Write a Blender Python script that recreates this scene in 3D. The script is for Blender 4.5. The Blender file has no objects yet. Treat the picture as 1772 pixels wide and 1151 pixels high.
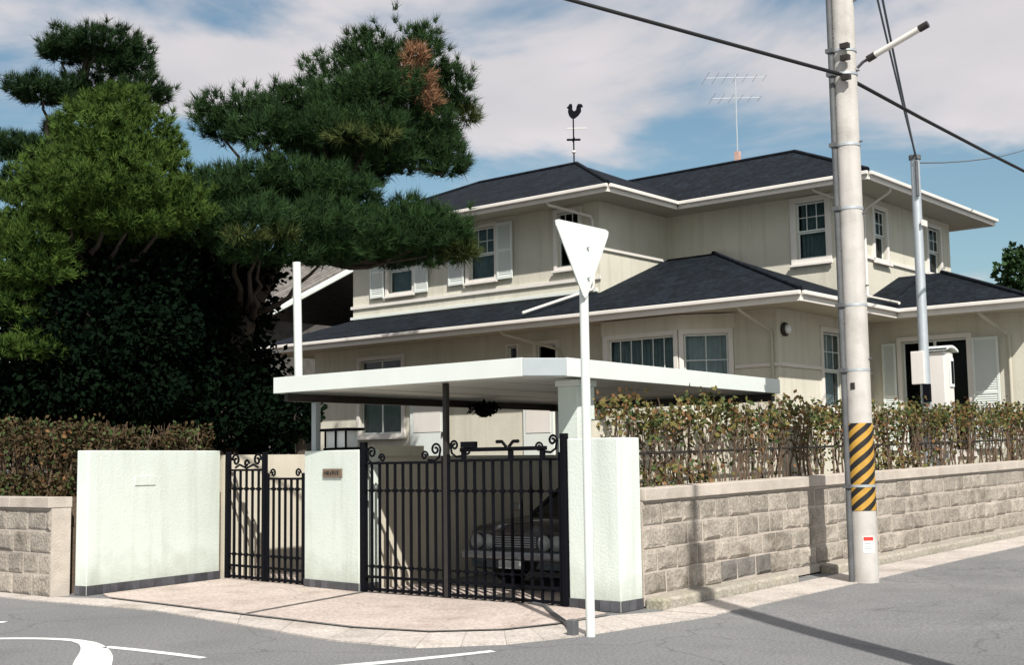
import bpy, math, random
import numpy as np
from mathutils import Matrix, Vector

# ------------------------------------------------------------------ camera, sky, sun, exposure
S = bpy.context.scene
COL = S.collection
cd = bpy.data.cameras.new('camera'); cam = bpy.data.objects.new('camera', cd); COL.objects.link(cam)
fw = Vector((0.76485449, 0.63622575, 0.10106633)); rt = Vector((0.64054482, -0.76778928, -0.01421112)); up = Vector((-0.06855616, -0.07560695, 0.99477819))
mw = Matrix(((rt.x, up.x, -fw.x, -10.9975), (rt.y, up.y, -fw.y, -7.7456), (rt.z, up.z, -fw.z, 1.55), (0, 0, 0, 1)))
cam.matrix_world = mw
cd.sensor_width = 36; cd.lens = 2225.7 / 1772 * 36; cd.clip_start = .1; cd.clip_end = 3000
S.camera = cam

ELEV = math.radians(44); AZ = (-.6, -.8)
w = bpy.data.worlds.new('World'); S.world = w; w.use_nodes = True
N = w.node_tree.nodes; Lk = w.node_tree.links
N.clear()
def wn(t, **k):
    n = N.new(t)
    for a, b in k.items(): setattr(n, a, b)
    return n
def wmath(op, a, b=None, c=None, clamp=False):
    n = N.new('ShaderNodeMath'); n.operation = op; n.use_clamp = clamp
    for i, v in enumerate((a, b, c)):
        if v is None: continue
        if isinstance(v, (int, float)): n.inputs[i].default_value = v
        else: Lk.new(v, n.inputs[i])
    return n.outputs[0]
sky = wn('ShaderNodeTexSky', sky_type='NISHITA', sun_disc=False, sun_elevation=ELEV, sun_rotation=math.atan2(AZ[0], AZ[1]), air_density=1.0, dust_density=1.6, ozone_density=1.0)
tc = wn('ShaderNodeTexCoord'); sep = wn('ShaderNodeSeparateXYZ'); Lk.new(tc.outputs['Generated'], sep.inputs[0])
zc = wmath('MAXIMUM', sep.outputs[2], 0.0)
den = wmath('ADD', zc, .16)
px_ = wmath('DIVIDE', sep.outputs[0], den); py_ = wmath('DIVIDE', sep.outputs[1], den)
cmb = wn('ShaderNodeCombineXYZ'); Lk.new(px_, cmb.inputs[0]); Lk.new(py_, cmb.inputs[1]); cmb.inputs[2].default_value = 8.3
nz = wn('ShaderNodeTexNoise'); nz.inputs['Scale'].default_value = 1.7; nz.inputs['Detail'].default_value = 6; nz.inputs['Roughness'].default_value = .52; nz.inputs['Distortion'].default_value = .3
Lk.new(cmb.outputs[0], nz.inputs['Vector'])
ebias = wn('ShaderNodeMapRange', interpolation_type='SMOOTHSTEP'); Lk.new(zc, ebias.inputs[0])
for i, v in zip((1, 2, 3, 4), (.19, .32, -.10, .16)): ebias.inputs[i].default_value = v
low = wn('ShaderNodeMapRange', interpolation_type='SMOOTHSTEP'); Lk.new(zc, low.inputs[0])
for i, v in zip((1, 2, 3, 4), (.10, .19, .13, 0)): low.inputs[i].default_value = v
dens = wmath('ADD', wmath('ADD', nz.outputs['Fac'], ebias.outputs[0]), low.outputs[0])
cf = wn('ShaderNodeMapRange', interpolation_type='SMOOTHSTEP'); Lk.new(dens, cf.inputs[0])
for i, v in zip((1, 2, 3, 4), (.465, .63, 0, .96)): cf.inputs[i].default_value = v
nz2 = wn('ShaderNodeTexNoise'); nz2.inputs['Scale'].default_value = 2.6; nz2.inputs['Detail'].default_value = 5
Lk.new(cmb.outputs[0], nz2.inputs['Vector'])
crp = wn('ShaderNodeMix', data_type='RGBA'); Lk.new(nz2.outputs['Fac'], crp.inputs[0])
crp.inputs[6].default_value = (4.4, 4.5, 4.75, 1); crp.inputs[7].default_value = (7.6, 7.05, 7.15, 1)
mx = wn('ShaderNodeMix', data_type='RGBA'); Lk.new(cf.outputs[0], mx.inputs[0]); tint = wn('ShaderNodeMix', data_type='RGBA', blend_type='MULTIPLY'); tint.inputs[0].default_value = 1; Lk.new(sky.outputs[0], tint.inputs[6]); tint.inputs[7].default_value = (.88, 1.0, .93, 1); Lk.new(tint.outputs[2], mx.inputs[6]); Lk.new(crp.outputs[2], mx.inputs[7])
bg = wn('ShaderNodeBackground'); bg.inputs[1].default_value = .092; Lk.new(mx.outputs[2], bg.inputs[0])
wo = wn('ShaderNodeOutputWorld'); Lk.new(bg.outputs[0], wo.inputs[0])

sd = bpy.data.lights.new('sun', 'SUN'); so = bpy.data.objects.new('sun', sd); COL.objects.link(so)
sd.energy = 5.0; sd.angle = math.radians(.55); sd.color = (1, .955, .885)
tosun = Vector((AZ[0] * math.cos(ELEV), AZ[1] * math.cos(ELEV), math.sin(ELEV)))
so.rotation_euler = tosun.to_track_quat('Z', 'Y').to_euler(); so.location = tosun * 60
vs = S.view_settings; vs.view_transform = 'Standard'; vs.look = 'None'; vs.exposure = 0.34; vs.gamma = 1; vs.use_curve_mapping = False

# ------------------------------------------------------------------ materials
MT = {}
def M(name, col, rough=.75, var=.15, scale=2.0, bump=0.0, bscale=40, metal=0, spec=.3, rand=0.0, col2=None, streak=0.0, detail=6, stain=None, speck=None, crack=0.0, grime=0.0):
    m = bpy.data.materials.new(name); m.use_nodes = True; nt = m.node_tree; n = nt.nodes; l = nt.links
    p = n['Principled BSDF']; p.inputs['Roughness'].default_value = rough; p.inputs['Metallic'].default_value = metal
    p.inputs['Specular IOR Level'].default_value = spec
    g = n.new('ShaderNodeNewGeometry')
    t = n.new('ShaderNodeTexNoise'); t.inputs['Scale'].default_value = scale; t.inputs['Detail'].default_value = detail; t.inputs['Roughness'].default_value = .62
    l.new(g.outputs['Position'], t.inputs['Vector'])
    r = n.new('ShaderNodeMapRange'); l.new(t.outputs['Fac'], r.inputs[0])
    r.inputs[1].default_value = .3; r.inputs[2].default_value = .7
    mix = n.new('ShaderNodeMix'); mix.data_type = 'RGBA'; l.new(r.outputs[0], mix.inputs[0])
    c2 = col2 or tuple(min(1, c * (1 + var)) for c in col); c1 = col if col2 else tuple(c * (1 - var) for c in col)
    mix.inputs[6].default_value = (*c1, 1); mix.inputs[7].default_value = (*c2, 1)
    out = mix.outputs[2]
    def mul(out, fac_socket, dark, amount):
        mm = n.new('ShaderNodeMix'); mm.data_type = 'RGBA'; mm.blend_type = 'MULTIPLY'
        l.new(fac_socket, mm.inputs[0]); l.new(out, mm.inputs[6]); mm.inputs[7].default_value = (*dark, 1)
        return mm.outputs[2]
    if streak:
        mp = n.new('ShaderNodeMapping'); mp.inputs['Scale'].default_value = (5, 5, .35); l.new(g.outputs['Position'], mp.inputs[0])
        t2 = n.new('ShaderNodeTexNoise'); t2.inputs['Scale'].default_value = 1.3; t2.inputs['Detail'].default_value = 5; l.new(mp.outputs[0], t2.inputs['Vector'])
        r2 = n.new('ShaderNodeMapRange'); l.new(t2.outputs['Fac'], r2.inputs[0]); r2.inputs[1].default_value = .5; r2.inputs[2].default_value = .8; r2.inputs[4].default_value = streak
        out = mul(out, r2.outputs[0], (.45, .43, .38), 1)
    if stain:
        t3 = n.new('ShaderNodeTexNoise'); t3.inputs['Scale'].default_value = stain[0]; t3.inputs['Detail'].default_value = 4; l.new(g.outputs['Position'], t3.inputs['Vector'])
        r3 = n.new('ShaderNodeMapRange'); l.new(t3.outputs['Fac'], r3.inputs[0]); r3.inputs[1].default_value = .52; r3.inputs[2].default_value = .72; r3.inputs[4].default_value = stain[1]
        out = mul(out, r3.outputs[0], stain[2], 1)
    if speck:
        t5 = n.new('ShaderNodeTexNoise'); t5.inputs['Scale'].default_value = speck[0]; t5.inputs['Detail'].default_value = 2; l.new(g.outputs['Position'], t5.inputs['Vector'])
        r5 = n.new('ShaderNodeMapRange'); l.new(t5.outputs['Fac'], r5.inputs[0]); r5.inputs[1].default_value = .35; r5.inputs[2].default_value = .65; r5.inputs[3].default_value = 1 - speck[1]; r5.inputs[4].default_value = 1 + speck[1]
        h5 = n.new('ShaderNodeHueSaturation'); l.new(out, h5.inputs['Color']); l.new(r5.outputs[0], h5.inputs['Value']); out = h5.outputs[0]
    if crack:
        tw = n.new('ShaderNodeTexNoise'); tw.inputs['Scale'].default_value = 1.5; tw.inputs['Detail'].default_value = 5; l.new(g.outputs['Position'], tw.inputs['Vector'])
        va = n.new('ShaderNodeVectorMath'); va.operation = 'SCALE'; va.inputs['Scale'].default_value = .9; l.new(tw.outputs['Color'], va.inputs[0])
        vb = n.new('ShaderNodeVectorMath'); l.new(g.outputs['Position'], vb.inputs[0]); l.new(va.outputs[0], vb.inputs[1])
        vo = n.new('ShaderNodeTexVoronoi'); vo.feature = 'DISTANCE_TO_EDGE'; vo.inputs['Scale'].default_value = .38; l.new(vb.outputs[0], vo.inputs['Vector'])
        r6 = n.new('ShaderNodeMapRange'); l.new(vo.outputs['Distance'], r6.inputs[0]); r6.inputs[1].default_value = .002; r6.inputs[2].default_value = .009; r6.inputs[3].default_value = crack; r6.inputs[4].default_value = 0
        out = mul(out, r6.outputs[0], (.35, .35, .36), 1)
    if grime:
        sp_ = n.new('ShaderNodeSeparateXYZ'); l.new(g.outputs['Position'], sp_.inputs[0])
        t7 = n.new('ShaderNodeTexNoise'); t7.inputs['Scale'].default_value = 4; t7.inputs['Detail'].default_value = 6; l.new(g.outputs['Position'], t7.inputs['Vector'])
        a7 = n.new('ShaderNodeMath'); a7.operation = 'MULTIPLY_ADD'; l.new(t7.outputs['Fac'], a7.inputs[0]); a7.inputs[1].default_value = -.75; l.new(sp_.outputs[2], a7.inputs[2])
        r7 = n.new('ShaderNodeMapRange'); l.new(a7.outputs[0], r7.inputs[0]); r7.inputs[1].default_value = -.3; r7.inputs[2].default_value = .12; r7.inputs[3].default_value = grime; r7.inputs[4].default_value = 0
        out = mul(out, r7.outputs[0], (.55, .52, .45), 1)
    if rand:
        oi = n.new('ShaderNodeObjectInfo'); rr = n.new('ShaderNodeMapRange'); l.new(oi.outputs['Random'], rr.inputs[0]); rr.inputs[3].default_value = 1 - rand; rr.inputs[4].default_value = 1 + rand
        hv = n.new('ShaderNodeHueSaturation'); l.new(out, hv.inputs['Color']); l.new(rr.outputs[0], hv.inputs['Value']); out = hv.outputs[0]
    l.new(out, p.inputs['Base Color'])
    if bump:
        b = n.new('ShaderNodeBump'); b.inputs['Strength'].default_value = bump; b.inputs['Distance'].default_value = .02
        t4 = n.new('ShaderNodeTexNoise'); t4.inputs['Scale'].default_value = bscale; t4.inputs['Detail'].default_value = 5; l.new(g.outputs['Position'], t4.inputs['Vector'])
        l.new(t4.outputs['Fac'], b.inputs['Height']); l.new(b.outputs[0], p.inputs['Normal'])
    MT[name] = m; return m
M('asphalt', (.148, .153, .158), .9, .2, .35, .5, 90, col2=(.208, .208, .208), stain=(.8, .45, (.6, .6, .62)), speck=(38, .22), crack=.4)
M('concrete', (.45, .385, .345), .9, .12, 1.1, .35, 60, stain=(1.6, .6, (.62, .58, .55)), rand=.04, speck=(30, .2), crack=.35)
M('gutter', (.46, .42, .385), .88, .12, 1.5, .25, 60, stain=(1.7, .6, (.58, .55, .5)), rand=.06, speck=(34, .18))
M('mosscon', (.33, .305, .26), .92, .2, 3, .5, 40, stain=(3, .6, (.55, .55, .42)), rand=.08, speck=(30, .2))
M('paint', (.72, .73, .71), .7, .08, 6, .15, 60, stain=(9, .5, (.5, .5, .5)))
M('whitewall', (.61, .675, .63), .8, .04, 1.5, .22, 34, streak=.3, grime=.5, stain=(1.3, .22, (.75, .74, .68)))
M('trim', (.68, .65, .61), .55, .04, 2, streak=.1)
M('white', (.65, .695, .665), .45, .03, 3, spec=.4)
M('stucco', (.58, .56, .475), .9, .07, .9, .4, 45, streak=.3)
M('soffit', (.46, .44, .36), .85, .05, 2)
M('cream', (.56, .52, .43), .88, .06, 1.5, .2, 50, streak=.2)
M('tile_dark', (.075, .075, .085), .45, .2, 8, rand=.35)
M('stone', (.235, .21, .182), .92, .22, 6, 1.0, 24, rand=.2, stain=(2.6, .85, (.42, .41, .38)), col2=(.385, .345, .295), speck=(45, .2))
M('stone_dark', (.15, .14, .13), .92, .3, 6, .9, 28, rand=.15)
M('mortar', (.45, .40, .35), .95, .12, 5, .5, 60)
M('cap', (.46, .41, .36), .9, .12, 3, .35, 50, stain=(2.4, .45, (.6, .55, .5)), rand=.05)
M('soil', (.12, .09, .065), .95, .3, 3, .6, 30)
M('iron', (.005, .0055, .008), .75, .2, 20, spec=.06)
M('darksteel', (.03, .026, .024), .5, .2, 10)
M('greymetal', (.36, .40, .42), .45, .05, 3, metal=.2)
M('polecon', (.48, .46, .435), .85, .1, 3, .2, 50, streak=.35, stain=(4, .35, (.6, .58, .55)))
M('galv', (.50, .54, .57), .42, .08, 8, metal=.5)
M('darkpipe', (.10, .105, .11), .5, .2, 6)
M('cable', (.012, .012, .014), .6, .1)
M('wire', (.10, .12, .14), .6, .1)
M('bark', (.055, .042, .034), .95, .35, 9, .9, 22)
M('pine', (.005, .016, .007), .75, 0, 4, col2=(.036, .075, .022), spec=.1)
M('pine_far', (.005, .016, .007), .75, 0, 4, col2=(.03, .062, .02), spec=.1)
M('pine_pale', (.012, .035, .010), .75, 0, 8, col2=(.085, .10, .03), spec=.1)
M('dead', (.13, .075, .045), .85, 0, 7, col2=(.34, .18, .105), spec=.05)
M('conifer', (.010, .030, .006), .75, 0, 4, col2=(.085, .14, .026), spec=.1)
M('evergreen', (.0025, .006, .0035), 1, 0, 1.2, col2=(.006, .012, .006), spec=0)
M('hedgedark', (.025, .02, .011), .9, 0, 4, col2=(.095, .066, .036), spec=.02)
M('hedgeleaf', (.075, .085, .025), .8, 0, 2.2, col2=(.19, .15, .06), spec=.05)
M('hedgebrown', (.10, .05, .024), .8, 0, 3, col2=(.22, .125, .06), spec=.05)
M('hedgegreen', (.03, .055, .016), .7, 0, 3, col2=(.07, .09, .03), spec=.2)
M('stem', (.115, .08, .055), .9, .3, 6, .5, 30)
M('forest', (.05, .075, .055), .95, .3, .05, .3, 1)
M('oldtile', (.15, .14, .13), .8, .3, 4, .6, 20, rand=.2)
M('curtain', (.62, .68, .68), .85, .1, 5)
M('curtain_dark', (.20, .27, .27), .85, .2, 5)
M('curtain_mid', (.36, .44, .44), .85, .15, 5)
M('room', (.05, .05, .05), .9, .2)
M('brown', (.17, .125, .09), .6, .2, 5)
M('carblack', (.010, .011, .014), .12, .05, 3, spec=.6)
M('chrome', (.26, .27, .29), .3, .03, 5, metal=1)
M('rubber', (.015, .015, .015), .8, .2)
M('lens', (.75, .78, .78), .15, .04, 5, spec=.6)
M('carlens', (.30, .32, .32), .2, .04, 5, spec=.5)
M('amber', (.5, .2, .04), .3, .1, 5)
M('red', (.5, .05, .04), .5, .1, 5)
M('tar', (.13, .125, .12), .9, .3, 6)
M('oldtile_dark', (.09, .085, .08), .85, .3, 4)
M('rust', (.5, .33, .28), .8, .2, 8)
M('bark_grey', (.09, .075, .06), .95, .3, 9, .9, 22)
def roofmat():
    m = M('slate', (.008, .0115, .0165), .85, .4, 2.5, 0, spec=.12, speck=(9, .4))
    nt = m.node_tree; n = nt.nodes; l = nt.links; p = n['Principled BSDF']
    g = n.new('ShaderNodeNewGeometry'); s = n.new('ShaderNodeSeparateXYZ'); l.new(g.outputs['Position'], s.inputs[0])
    a = n.new('ShaderNodeMath'); a.operation = 'MULTIPLY'; a.inputs[1].default_value = 11; l.new(s.outputs[2], a.inputs[0])
    fr = n.new('ShaderNodeMath'); fr.operation = 'FRACT'; l.new(a.outputs[0], fr.inputs[0])
    b = n.new('ShaderNodeBump'); b.inputs['Strength'].default_value = .6; b.inputs['Distance'].default_value = .03; l.new(fr.outputs[0], b.inputs['Height'])
    t = n.new('ShaderNodeTexBrick'); t.inputs['Scale'].default_value = 3
    b2 = n.new('ShaderNodeBump'); b2.inputs['Strength'].default_value = .35; b2.inputs['Distance'].default_value = .02
    tn = n.new('ShaderNodeTexNoise'); tn.inputs['Scale'].default_value = 14; l.new(g.outputs['Position'], tn.inputs['Vector'])
    l.new(tn.outputs['Fac'], b2.inputs['Height']); l.new(b.outputs[0], b2.inputs['Normal']); l.new(b2.outputs[0], p.inputs['Normal'])
    n.remove(t)
roofmat()
def glassmat(name, tint, refl):
    m = bpy.data.materials.new(name); m.use_nodes = True; nt = m.node_tree; n = nt.nodes; l = nt.links; n.clear()
    o = n.new('ShaderNodeOutputMaterial'); mx = n.new('ShaderNodeMixShader'); tr = n.new('ShaderNodeBsdfTransparent'); gl = n.new('ShaderNodeBsdfGlossy'); fr = n.new('ShaderNodeFresnel')
    fr.inputs[0].default_value = refl; tr.inputs[0].default_value = (*tint, 1); gl.inputs['Roughness'].default_value = .03
    l.new(fr.outputs[0], mx.inputs[0]); l.new(tr.outputs[0], mx.inputs[1]); l.new(gl.outputs[0], mx.inputs[2]); l.new(mx.outputs[0], o.inputs[0]); MT[name] = m
glassmat('glass', (.55, .61, .63), 1.22); glassmat('carglass', (.25, .28, .30), 1.6)
def stripemat():
    m = bpy.data.materials.new('stripe'); m.use_nodes = True; nt = m.node_tree; n = nt.nodes; l = nt.links; p = n['Principled BSDF']; p.inputs['Roughness'].default_value = .6
    t = n.new('ShaderNodeTexCoord'); s = n.new('ShaderNodeSeparateXYZ'); l.new(t.outputs['Object'], s.inputs[0])
    def mt(op, a, b):
        q = n.new('ShaderNodeMath'); q.operation = op
        for i, v in enumerate((a, b)):
            if v is None: continue
            if isinstance(v, (int, float)): q.inputs[i].default_value = v
            else: l.new(v, q.inputs[i])
        return q.outputs[0]
    an = mt('ARCTAN2', s.outputs[1], s.outputs[0])
    v = mt('SUBTRACT', mt('MULTIPLY', s.outputs[2], 6.2), mt('MULTIPLY', an, 5 / (2 * math.pi)))
    f = mt('GREATER_THAN', mt('FRACT', v, None), .5)
    nz = n.new('ShaderNodeTexNoise'); nz.inputs['Scale'].default_value = 12; nz.inputs['Detail'].default_value = 5; l.new(t.outputs['Object'], nz.inputs['Vector'])
    mx = n.new('ShaderNodeMix'); mx.data_type = 'RGBA'; l.new(f, mx.inputs[0]); mx.inputs[6].default_value = (.012, .011, .012, 1); mx.inputs[7].default_value = (.58, .33, .05, 1)
    m2 = n.new('ShaderNodeMix'); m2.data_type = 'RGBA'; m2.blend_type = 'MULTIPLY'; l.new(nz.outputs['Fac'], m2.inputs[0]); l.new(mx.outputs[2], m2.inputs[6]); m2.inputs[7].default_value = (.6, .58, .55, 1)
    l.new(m2.outputs[2], p.inputs['Base Color']); MT['stripe'] = m
stripemat()

# ------------------------------------------------------------------ builders
rng = random.Random(7); nr = np.random.default_rng(11)
def org(o):
    v = Vector((0, 0, 0))
    while o is not None: v += o.location; o = o.parent
    return v
def tag(o, label=None, cat=None, group=None, kind=None):
    if label: o['label'] = label
    if cat: o['category'] = cat
    if group: o['group'] = group
    if kind: o['kind'] = kind
    return o
def thing(name, label, cat, loc, group=None):
    o = bpy.data.objects.new(name, None); COL.objects.link(o); o.location = loc; o.empty_display_size = .2
    return tag(o, label, cat, group)
class MB:
    def __init__(s): s.v = []; s.f = []
    def add(s, vs, fs):
        k = len(s.v); s.v += [tuple(p) for p in vs]; s.f += [tuple(i + k for i in q) for q in fs]; return s
    def hexa(s, p):   # 4 bottom ccw, 4 top ccw
        return s.add(p, [(3, 2, 1, 0), (4, 5, 6, 7), (0, 1, 5, 4), (1, 2, 6, 5), (2, 3, 7, 6), (3, 0, 4, 7)])
    def box(s, x0, x1, y0, y1, z0, z1):
        return s.hexa([(x0, y0, z0), (x1, y0, z0), (x1, y1, z0), (x0, y1, z0), (x0, y0, z1), (x1, y0, z1), (x1, y1, z1), (x0, y1, z1)])
    def prism(s, poly, z0, z1):
        n = len(poly); a = sum(poly[i][0] * poly[(i + 1) % n][1] - poly[(i + 1) % n][0] * poly[i][1] for i in range(n))
        if a < 0: poly = poly[::-1]
        zf0 = z0 if callable(z0) else (lambda x: z0); zf1 = z1 if callable(z1) else (lambda x: z1)
        vs = [(x, y, zf0(x)) for x, y in poly] + [(x, y, zf1(x)) for x, y in poly]
        return s.add(vs, [tuple(range(n))[::-1], tuple(range(n, 2 * n))] + [(i, (i + 1) % n, n + (i + 1) % n, n + i) for i in range(n)])
    def slab(s, pts, t):   # planar 3d polygon with thickness t downwards
        n = len(pts); vs = list(pts) + [(x, y, z - t) for x, y, z in pts]
        return s.add(vs, [tuple(range(n)), tuple(range(n, 2 * n))[::-1]] + [(i, (i + 1) % n, n + (i + 1) % n, n + i)[::-1] for i in range(n)])
    def tube(s, pts, r, n=8, caps=True):
        pts = [Vector(p) for p in pts]; k = len(pts); rs = r if isinstance(r, (list, tuple)) else [r] * k
        rings = []; ref = None
        for i, p in enumerate(pts):
            d = (pts[min(i + 1, k - 1)] - pts[max(i - 1, 0)]).normalized()
            if ref is None: ref = Vector((1, 0, 0)) if abs(d.x) < .8 else Vector((0, 1, 0))
            a = d.cross(ref).normalized(); b = d.cross(a).normalized(); ref = -b if False else ref
            rings.append([p + (a * math.cos(2 * math.pi * j / n) + b * math.sin(2 * math.pi * j / n)) * rs[i] for j in range(n)])
        vs = [q for ring in rings for q in ring]; fs = []
        for i in range(k - 1):
            for j in range(n): fs.append((i * n + j, i * n + (j + 1) % n, (i + 1) * n + (j + 1) % n, (i + 1) * n + j))
        if caps:
            m = len(vs); vs = vs + rings[0] + rings[-1]; fs += [tuple(range(m, m + n))[::-1], tuple(range(m + n, m + 2 * n))]
        return s.add(vs, fs)
    def lathe(s, prof, c, n=16):
        vs = []; fs = []
        for r, z in prof:
            for j in range(n): vs.append((c[0] + r * math.cos(2 * math.pi * j / n), c[1] + r * math.sin(2 * math.pi * j / n), c[2] + z))
        for i in range(len(prof) - 1):
            for j in range(n): fs.append((i * n + j, i * n + (j + 1) % n, (i + 1) * n + (j + 1) % n, (i + 1) * n + j))
        fs += [tuple(range(n))[::-1], tuple(range((len(prof) - 1) * n, len(prof) * n))]
        return s.add(vs, fs)
    def build(s, name, mat, parent=None, smooth=False, bevel=0, kind=None, label=None, cat=None, group=None):
        o_ = org(parent) if parent else Vector((0, 0, 0))
        loc = Vector((0, 0, 0))
        if parent is None and cat:
            xs = [v[0] for v in s.v]; ys = [v[1] for v in s.v]; zs = [v[2] for v in s.v]
            loc = Vector(((min(xs) + max(xs)) / 2, (min(ys) + max(ys)) / 2, min(zs)))
        me = bpy.data.meshes.new(name); me.from_pydata([(v[0] - o_.x - loc.x, v[1] - o_.y - loc.y, v[2] - o_.z - loc.z) for v in s.v], [], s.f)
        me.materials.append(MT[mat])
        if smooth: me.polygons.foreach_set('use_smooth', [True] * len(me.polygons))
        me.update()
        o = bpy.data.objects.new(name, me); COL.objects.link(o); o.parent = parent; o.location = loc
        if bevel:
            b = o.modifiers.new('bevel', 'BEVEL'); b.width = bevel; b.segments = 2; b.limit_method = 'ANGLE'; b.angle_limit = math.radians(40)
        return tag(o, label, cat, group, kind)
class Fr:   # a wall frame: u runs along the wall, d goes into the building
    def __init__(s, o, u, d): s.o = Vector((o[0], o[1])); s.u = Vector(u).normalized(); s.d = Vector(d).normalized()
    def p(s, u, d, z): q = s.o + s.u * u + s.d * d; return (q.x, q.y, z)
    def box(s, mb, u0, u1, d0, d1, z0, z1):
        b = [s.p(u0, d0, 0), s.p(u1, d0, 0), s.p(u1, d1, 0), s.p(u0, d1, 0)]
        c = s.u.x * s.d.y - s.u.y * s.d.x
        if c < 0: b = [b[0], b[3], b[2], b[1]]
        return mb.hexa([(x, y, z0) for x, y, _ in b] + [(x, y, z1) for x, y, _ in b])
def FA(x): return Fr((x, 0), (0, 1), (1, 0))
def FB(y): return Fr((0, y), (1, 0), (0, 1))
def wall(mb, fr, u0, u1, z0, z1, holes, t=.16):
    zs = sorted({z0, z1, *[h[2] for h in holes], *[h[3] for h in holes]})
    for a, b in zip(zs[:-1], zs[1:]):
        zm = (a + b) / 2; cuts = sorted((h[0], h[1]) for h in holes if h[2] < zm < h[3]); c = u0
        for h0, h1 in cuts:
            if h0 > c: fr.box(mb, c, h0, 0, t, a, b)
            c = max(c, h1)
        if c < u1: fr.box(mb, c, u1, 0, t, a, b)
def npmesh(name, V, Fc, mat, parent, kind=None, smooth=False):
    o_ = org(parent) if parent else Vector((0, 0, 0)); V = V - np.array(o_)
    me = bpy.data.meshes.new(name); k = Fc.shape[1]
    me.vertices.add(len(V)); me.vertices.foreach_set('co', V.astype(np.float32).ravel())
    me.loops.add(Fc.size); me.loops.foreach_set('vertex_index', Fc.ravel().astype(np.int32))
    me.polygons.add(len(Fc)); me.polygons.foreach_set('loop_start', np.arange(0, Fc.size, k, dtype=np.int32)); me.polygons.foreach_set('loop_total', np.full(len(Fc), k, dtype=np.int32))
    me.materials.append(MT[mat]); me.update(calc_edges=True)
    o = bpy.data.objects.new(name, me); COL.objects.link(o); o.parent = parent
    return tag(o, kind=kind)
def nrm(a): return a / (np.linalg.norm(a, axis=-1, keepdims=True) + 1e-9)
def blades(C, D, nb, L, wd, spread):
    n = len(C); d = nrm(D[:, None, :] + nr.normal(0, spread, (n, nb, 3))); l = L * nr.uniform(.6, 1.25, (n, nb, 1))
    side = nrm(np.cross(d, nr.normal(0, 1, (n, nb, 3)))) * wd
    b = C[:, None, :] + nr.normal(0, L * .08, (n, nb, 3))
    V = np.stack([b - side, b + side, b + d * l], 2).reshape(-1, 3)
    return V, np.arange(len(V)).reshape(-1, 3)
def leaves(C, size, D=None, spread=1.0):
    n = len(C); a = nrm(nr.normal(0, 1, (n, 3))) if D is None else nrm(D + nr.normal(0, spread, (n, 3)))
    b = nrm(np.cross(a, nr.normal(0, 1, (n, 3)))); s = size * nr.uniform(.6, 1.3, (n, 1))
    V = np.stack([C, C + a * s * .5 + b * s * .34, C + a * s, C + a * s * .5 - b * s * .34], 1).reshape(-1, 3)
    return V, np.arange(len(V)).reshape(-1, 4)
def padpts(n, c, r, rz, flat=.45, inner=.5):
    d = nrm(nr.normal(0, 1, (n, 3))); k = nrm(nr.normal(0, 1, (7, 3)))
    lump = 1 + .22 * np.sum(np.maximum(0, d @ k.T - .6) / .4, 1) - .1
    rad = (inner + (1 - inner) * nr.random(n) ** .6) * lump
    p = d * rad[:, None]; p[:, 2] = np.where(p[:, 2] < 0, p[:, 2] * flat, p[:, 2])
    return np.array(c) + p * np.array([r, r, rz]), d

# ------------------------------------------------------------------ ground, road, apron
def zg(x): return .017 * min(max(0, x), 60)
xs = [-400, -120, -40, -20, -8, -3, 0] + [i for i in range(3, 61, 3)] + [120, 400]; ysg = [-400, -120, -40, -15, -8, -4, -1, 3, 12, 40, 120, 400]
g = MB(); g.v = [(x, y, zg(x)) for x in xs for y in ysg]; ny = len(ysg)
g.f = [(i * ny + j, (i + 1) * ny + j, (i + 1) * ny + j + 1, i * ny + j + 1) for i in range(len(xs) - 1) for j in range(ny - 1)]
g.build('road', 'asphalt', kind='structure')
ap = bpy.data.objects.new('entrance_apron', None); COL.objects.link(ap); tag(ap, kind='structure')
MB().prism([(-2.12, 5.9), (-1.9, 6.42), (.2, 6.83), (.2, 5.2), (-.06, 3.80), (-2.31, 3.20), (-2.2, 4.6)], .0, .022).build('paving_slab', 'concrete', ap, bevel=.006)
MB().prism([(-2.32, 3.13), (-.06, 3.72), (-.06, 3.7), (.02, .62), (-.2, .05), (-1.2, -.05), (-1.78, .1), (-2.24, .58), (-2.41, 1.4)], .0, .022).build('paving_slab', 'concrete', ap, bevel=.006)
inn = [(-2.40, 6.6), (-2.17, 5.9), (-2.25, 4.6), (-2.36, 3.16), (-2.46, 1.38), (-2.29, .54), (-1.8, .05), (-1.22, -.1), (-.3, -.1), (.3, -.35)]
out_ = [(-2.75, 6.6), (-2.68, 6.0), (-2.58, 4.4), (-2.85, 2.6), (-3.12, 1.0), (-3.02, .0), (-2.42, -.5), (-1.68, -.72), (-.77, -.8), (.3, -.95)]
def lerp(a, b, t): return (a[0] + (b[0] - a[0]) * t, a[1] + (b[1] - a[1]) * t)
for i in range(len(inn) - 1):
    e = .0025
    for a, b in ((0, .5), (.5, 1)):
        MB().prism([lerp(inn[i], inn[i + 1], a + e), lerp(inn[i], inn[i + 1], b - e), lerp(out_[i], out_[i + 1], b - e), lerp(out_[i], out_[i + 1], a + e)], 0, .014).build('gutter_block', 'gutter', ap)
gs = bpy.data.objects.new('street_gutter', None); COL.objects.link(gs); tag(gs, kind='structure')
x = .32
while x < 26:
    MB().prism([(x, -.92), (x + .97, -.92), (x + .97, -.30), (x, -.30)], lambda q: zg(q) - .02, lambda q: zg(q) + .012).build('gutter_block', 'gutter', gs); x += .98
y = 6.64
while y < 16:
    MB().prism([(-2.75, y), (-2.46, y), (-2.46, y + .97), (-2.75, y + .97)], -.02, .013).build('gutter_block', 'gutter', gs); y += .98
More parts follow.
